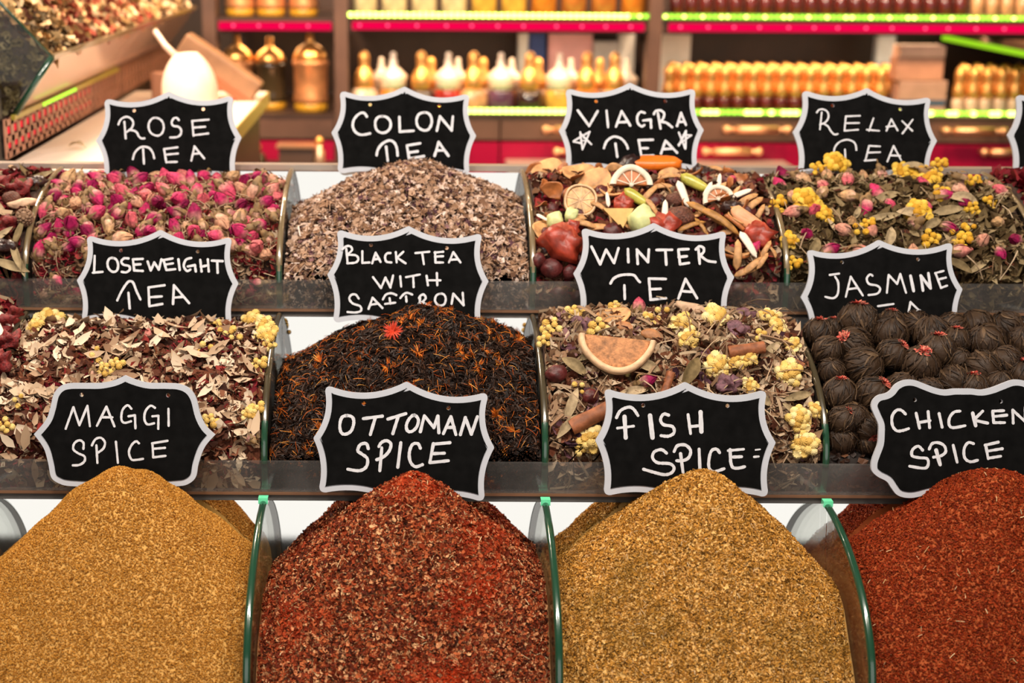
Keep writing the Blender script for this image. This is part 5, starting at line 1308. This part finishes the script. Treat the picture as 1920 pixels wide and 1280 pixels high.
# --- copper jars in the left bay
def jar_mesh():
    s = .00105; g = Geo(); l = Geo(); b = Geo()
    g.lathe([(0, 18 * s), (34 * s, 18 * s), (35 * s, 26 * s), (33 * s, 34 * s), (33 * s, 88 * s), (36 * s, 92 * s), (36 * s, 98 * s), (33 * s, 102 * s), (0, 103 * s)], 26)
    l.lathe([(0, 102 * s), (34 * s, 102 * s), (33 * s, 110 * s), (26 * s, 122 * s), (14 * s, 130 * s), (7 * s, 134 * s), (8 * s, 140 * s), (6 * s, 146 * s), (8 * s, 151 * s), (4 * s, 157 * s), (0, 158 * s)], 24)
    b.lathe([(0, 0), (30 * s, 0), (33 * s, 4 * s), (33 * s, 17 * s), (30 * s, 18.5 * s), (0, 18.5 * s)], 24)
    return g, l, b
jc_m = pr('brushed_copper', (.72, .32, .13), .45, .6, noise=.3, nscale=40)
jd_m = pr('dark_glass_jar', (.045, .030, .014), .15, coat=.6)
jy_m = pr('yellow_base', (.52, .27, .02), .4)
gj, lj, bj = jar_mesh()
JC = proto('copper_jar', gj.mesh('copper_jar'), jc_m, [('lid', lj.mesh('lid'), gold_m2), ('base', bj.mesh('base'), jy_m)])
gj, lj, bj = jar_mesh()
JD = proto('glass_jar', gj.mesh('glass_jar'), jd_m, [('lid', lj.mesh('lid'), gold_m2), ('base', bj.mesh('base'), jy_m)])
for px, Y, pt, s_, lb in [(583, 3.0, JC, 1.0, 'large copper jar with gold lid beside the brown post'), (508, 3.03, JD, .92, 'dark glass jar on a yellow base beside the copper jar'), (447, 3.03, JC, .95, 'copper jar partly hidden behind the white scoop')]:
    put(pt, Vector((at(px, 190, Y).x, Y, ZT)), (0, 0, 1), 0, s_, lb, 'jar')
for k, px in enumerate([455, 512, 572]):
    put(JC, Vector((at(px, 190, 3.03).x, 3.03, ZS - .010)), (0, 0, 1), 0, .85, 'copper jar on the upper left shelf, ' + ['nearest the side stall', 'middle of the three', 'nearest the brown post'][k], 'jar')
# --- brass pieces in front of the magenta cabinet
def lathe_thing(name, prof, mat, px, Y, z, label, cat, lid=None):
    g = Geo(); g.lathe(prof, 18); o = g.build(name, mat); p = at(px, 250, Y); o.location = (p.x, Y, z); tag(o, label, cat)
    if lid: g = Geo(); g.lathe(lid, 14); g.build('finial', gold_m2, o)
    return o
shelf2 = Geo(); a = at(430, 300, 2.86); b = at(640, 300, 2.86); shelf2.box(((a.x + b.x) / 2, 2.86, a.z - .02), (b.x - a.x, .16, .016))
tag(shelf2.build('low_ledge', wood2_m), 'dark low ledge in front of the magenta cabinet', 'shelf'); zl = a.z - .012
lathe_thing('brass_bottle', [(0, 0), (.011, 0), (.012, .01), (.011, .034), (.006, .040), (.007, .046), (.0, .047)], pr('pale_brass', (.85, .55, .34), .3, .8), 598, 2.84, zl, 'slim brass bottle in front of the magenta cabinet', 'bottle', [(0, .046), (.0075, .047), (.008, .056), (.004, .062), (0, .064)])
lathe_thing('brass_pot', [(0, 0), (.02, 0), (.024, .012), (.02, .026), (.012, .032), (.0, .033)], jd_m, 478, 2.84, zl, 'dark round pot with brass finial beside the ROSE TEA sign', 'pot', [(0, .032), (.012, .033), (.012, .044), (.006, .05), (0, .052)])
g = Geo(); p = at(556, 300, 2.84); g.box((0, 0, .021), (.068, .05, .042)); o = g.build('card_box', pr('brown_card', (.07, .035, .022), .6)); o.location = (p.x, 2.85, zl); tag(o, 'square brown box with a copper top edge on the low ledge', 'box')
g = Geo(); g.box((0, -.002, .0445), (.078, .056, .005)); g.build('copper_edge', copper_m, o)
# --- side shelf returning towards the customers at the right
p0 = at(1772, 71, 3.28); x_ = p0.x; z_ = p0.z
side = empty('side_shelf', (x_ + .1, 2.95, z_)); tag(side, 'side shelf with a lime light strip running toward the viewer at the right', 'shelf')
g = Geo(); g.box((x_ + .10, 2.94, z_ + .013), (.20, .70, .014)); sp('board', g, wood_m, side)
g = Geo(); g.box((x_, 2.94, z_), (.008, .70, .010)); sp('light_strip', g, emis('lime_tape_dim', (.38, .78, .02), 1.0), side)
g = Geo(); g.box((x_ + .19, 2.94, z_ / 2), (.016, .70, z_ - .01)); sp('upright_panel', g, wood2_m, side)

# ------------------------------------------------------------------ side wing of the stall at the left
WX = -0.474; WZ0, WZ1 = 1.190, 1.236; WY0, WY1 = 1.665, 2.86
wing = empty('side_stall_wing', (WX - .2, 2.2, 0)); tag(wing, 'side wing of the stall with brown openwork band and slanted pale front', 'display stand')
brown_m = pr('brown_openwork', (.36, .16, .10), .5, noise=.25, nscale=30)
g = Geo()
for z in (WZ0 + .003, (WZ0 + WZ1) / 2 - .002, WZ1 - .005): g.box((WX, (WY0 + WY1) / 2, z), (.0014, WY1 - WY0, .0075))
k = WY0
while k < WY1:
    g.box((WX, k, (WZ0 + WZ1) / 2), (.0014, .0125, WZ1 - WZ0)); k += .029
sp('openwork_band', g, brown_m, wing)
g = Geo(); g.box((WX - .0095, (WY0 + WY1) / 2, (WZ0 + WZ1) / 2), (.006, WY1 - WY0, WZ1 - WZ0 - .004)); sp('backing', g, pr('dark_red_backing', (.05, .012, .010), .6), wing)
g = Geo()
for k in range(16): 
    for z in (WZ0 + .012, WZ1 - .017): g.box((WX - .0058, WY0 + .030 + k * .029, z), (.001, .015, .008))
sp('red_lights', g, emis('red_led_glow', (1.0, .03, .05), 1.1), wing)
g = Geo(); g.box((WX + .003, 2.0, WZ1 - .001), (.005, .62, .006)); sp('lime_strip', g, pr('yellow_green_tape', (.30, .24, .03), .4), wing)
g = Geo()
for k in range(9): g.box((WX + .0062, 1.83 + k * .021, WZ1 - .001), (.0014, .015, .004))
sp('lime_lights', g, emis('lime_led_wing', (.5, 1.0, .06), 1.6), wing)
TX, TZ = WX + .050, WZ1 + .066                     # top edge of the slanted front
WYP = WY0 + .04
g = Geo(); a0, a1 = (WX + .001, WZ1 + .003), (TX, TZ); t_ = .004
g.add([(a0[0], WYP, a0[1]), (a0[0], WY1, a0[1]), (a1[0], WY1, a1[1]), (a1[0], WYP, a1[1]), (a0[0] - t_, WYP, a0[1] + .002), (a0[0] - t_, WY1, a0[1] + .002), (a1[0] - t_, WY1, a1[1] + .002), (a1[0] - t_, WYP, a1[1] + .002)],
      [(0, 1, 2, 3), (7, 6, 5, 4), (0, 3, 7, 4), (1, 5, 6, 2), (3, 2, 6, 7), (0, 4, 5, 1)])
sp('slanted_front', g, pr('pane_pink_reflection', (.66, .42, .33), .22, coat=.5), wing)  # glass front, its pinkish white reflection painted as the base colour
g = Geo(); g.box((TX, (WYP + WY1) / 2, TZ + .002), (.006, WY1 - WYP, .006)); sp('front_edge', g, pr('olive_edge', (.16, .115, .055), .3, coat=.4), wing)
g = Geo(); g.box((WX - .25, (WY0 + WY1) / 2 + .02, 0.59), (.44, WY1 - WY0 - .04, 1.18)); sp('body', g, wood2_m, wing)
# end glass of the wing
g = Geo(); pr_ = [(WX + .003, WZ1 + .002), (TX + .001, TZ + .003), (TX - .12, TZ + .135), (TX - .45, TZ + .16), (TX - .45, WZ1)]
n = len(pr_); g.add([(x, WYP - .006, z) for x, z in pr_] + [(x, WYP - .002, z) for x, z in pr_], [tuple(range(n)), tuple(range(2 * n - 1, n - 1, -1))], 0)
sp('end_glass', g, M['clear'], wing)
g = Geo(); 
for (x0_, z0_), (x1_, z1_), w_ in [(pr_[0], pr_[1], .008), (pr_[1], pr_[2], .004)]:
    g.tube([(x0_, WYP - .004, z0_), (x1_, WYP - .004, z1_)], w_ / 2, 8)
sp('end_glass_edge', g, M['edge'], wing)
g = Geo(); g.box((WX - .042, WY0 - .012, 1.205), (.078, .03, .13)); sp('end_bracket', g, pr('black_bracket', (.012, .010, .009), .5), wing)
g = Geo(); g.tube([(WX - .062, WY0 - .03, 1.285), (WX - .012, WY0 - .03, 1.245), (WX - .006, WY0 - .03, 1.235), (WX - .006, WY0 - .03, 1.15)], .0035, 8); sp('bracket_trim', g, pr('tan_trim', (.40, .22, .13), .35), wing)
# herbs heaped on the wing
def wing_heap():
    nx, ny = 50, 110; xs = np.linspace(TX - .006, TX - .44, nx); ys = np.linspace(WYP + .001, WY1, ny)
    def Hf(x, y): 
        t = TX - .006 - x
        return TZ - .004 + np.minimum(.95 * t, .11 + .35 * t) + .006 * np.sin(y * 21) * np.minimum(1, t * 10) + .004 * np.sin(x * 60 + y * 43)
    X, Y = np.meshgrid(xs, ys, indexing='ij'); Z = Hf(X, Y); V = np.stack([X, Y, Z], -1).reshape(-1, 3)
    idx = np.arange(nx * ny).reshape(nx, ny)
    Fq = [np.stack([idx[:-1, :-1], idx[:-1, 1:], idx[1:, 1:], idx[1:, :-1]], -1).reshape(-1, 4)]
    lo = V[idx[:, 0]].copy(); lo[:, 2] = np.minimum(lo[:, 2], WZ1 + .006); lo[:, 0] = np.minimum(lo[:, 0], WX - .004 + 0 * lo[:, 0]) if False else lo[:, 0] - .0
    lo[:, 0] = np.where(lo[:, 0] > WX - .002, WX - .002, lo[:, 0]); b0 = len(V); V = np.concatenate([V, lo]); k = np.arange(nx - 1)
    Fq.append(np.stack([idx[k, 0], idx[k + 1, 0], b0 + k + 1, b0 + k], -1))
    ch = [(V, np.concatenate(Fq), 0, True)]; mats = [dark_fill]
    gold_l = ramp_mat('golden_herb', [(0, (.10, .05, .015)), (.4, (.34, .19, .07)), (.8, (.55, .36, .17)), (1, (.70, .52, .32))], .7)
    red_l = ramp_mat('red_herb', [(0, (.10, .015, .01)), (.6, (.28, .05, .025)), (1, (.5, .22, .12))], .7)
    for tpl, n_, s0, s1, mat, yl, yh in [('curl', 2600, .005, .011, gold_l, 0, 1), ('leaf', 900, .006, .014, leaf_olive, 0, .5), ('curl', 1500, .005, .011, red_l, .18, .62), ('star', 700, .004, .008, gold_l, .3, 1), ('chip', 1400, .004, .009, leaf_dark, 0, 1)]:
        x = RS.uniform(TX - .30, TX - .008, n_); y = WYP + .004 + (WY1 - WYP - .01) * (yl + (yh - yl) * RS.uniform(0, 1, n_) ** 1.3)
        Nn = np.tile([[.6, 0, .8]], (n_, 1)); v, f = scatter(np.stack([x, y, Hf(x, y)], -1), Nn, tpl, s0, s1, .6, .4)
        v[:, 1] = np.maximum(v[:, 1], WYP + .0004); v[:, 0] = np.minimum(v[:, 0], TX - .002)
        if mat not in mats: mats.append(mat)
        ch.append((v, f, mats.index(mat), True))
    n_ = 900; x = RS.uniform(TX - .25, TX - .01, n_); z = WZ1 + RS.uniform(.004, 1, n_) * (Hf(x, np.full(n_, WYP)) - WZ1)
    keep = x < WX + (z - WZ1) * .75 - .006; x, z = x[keep], z[keep]
    v, f = scatter(np.stack([x, np.full(len(x), WYP + .0006), z], -1), np.tile([[0, -1., 0]], (len(x), 1)), 'curl', .003, .007, .5, 0)
    v[:, 1] = np.maximum(v[:, 1], WYP - .0012); mats.append(leaf_olive) if leaf_olive not in mats else None
    ch.append((v, f, mats.index(leaf_olive), True))
    tag(link('dried_herbs', np_mesh('dried_herbs', ch, mats), mats), 'golden and rusty dried herbs heaped on the side wing at the upper left', 'herbs', kind='stuff')
wing_heap()
# white counter in the corner, with what stands on it
g = Geo(); g.box((-.360, 2.02, 1.172), (.226, .90, .022)); ct = g.build('white_counter', pr('white_acrylic', (.86, .76, .66), .3, noise=.06, nscale=12)); tag(ct, 'white lit counter top behind the ROSE TEA sign', 'counter')
g = Geo(); g.box((0, 0, -.59), (.20, .86, 1.16)); o = g.build('base', wood2_m, ct); o.location = (-.360, 2.02, 1.165)
g = Geo(); g.box((-.2455, 2.02, 1.172), (.003, .90, .022)); g.build('front_edge', pr('yellowed_edge', (.42, .30, .07), .4), ct)
p = at(358, 186, 2.12)
g = Geo(); pts = []
for i in range(13):                                     # open bowl of a scoop, domed side to the viewer
    t = i / 12
    for j in range(15):
        a = PI * (j / 14 * 1.25 - .125)
        r = .040 * math.sin(PI * (.06 + .70 * t)) ** .55
        pts.append((r * math.cos(a), -r * .9 * math.sin(a), .088 * (1 - t)))
g.grid(pts, 13, 15, 0, True)
sc_o = g.build('scoop', pr('white_plastic', (.86, .66, .52), .35, sss=.1)); sm = sc_o.modifiers.new('wall', 'SOLIDIFY'); sm.thickness = .002
sc_o.location = (p.x, 2.13, 1.186); sc_o.rotation_euler = (math.radians(-12), math.radians(-6), 0); tag(sc_o, 'white plastic scoop standing behind the ROSE TEA sign', 'scoop')
g = Geo(); g.tube([(-.012, -.004, .084), (-.030, .004, .104), (-.044, .010, .128)], [.009, .008, .007], 10, flat=.55); g.build('handle', sc_o.data.materials[0], sc_o)
a = at(338, 98, 2.36); b = at(456, 192, 2.30)
g = Geo(); d = (b - a); L_ = d.length; g.box((0, 0, .018), (L_, .05, .044)); o = bevel(g.build('wooden_tray', pr('tan_wood', (.27, .135, .065), .5, noise=.3, nscale=20)), .004)
o.location = (a + b) / 2 + Vector((0, 0.02, -.004)); o.rotation_euler = (0, math.atan2(-(d.z), d.x), 0); tag(o, 'slanting tan tray with an orange edge behind the white scoop', 'tray')
g = Geo(); g.box((.01, -.0262, .003), (L_ * .9, .002, .013)); g.build('orange_edge', pr('orange_red', (.62, .10, .04), .4), o)
p = at(282, 192, 2.34); g = Geo(); g.box((0, 0, .022), (.030, .03, .044)); o = bevel(g.build('band_shading', pr('band_shading', (.25, .11, .06), .6)), .002); o.location = (p.x + .02, 2.34, 1.1835); tag(o, 'small block painted as brown shading on the white counter under the openwork band', 'box')  # block put in for the shading below the openwork band
p = atz(145, 276, 1.186); flat(PR['leaf', 1], p, (0, 0, 1), (1, -.5, 0), .8, 'brown leaf scrap lying on the white counter', 'leaf')
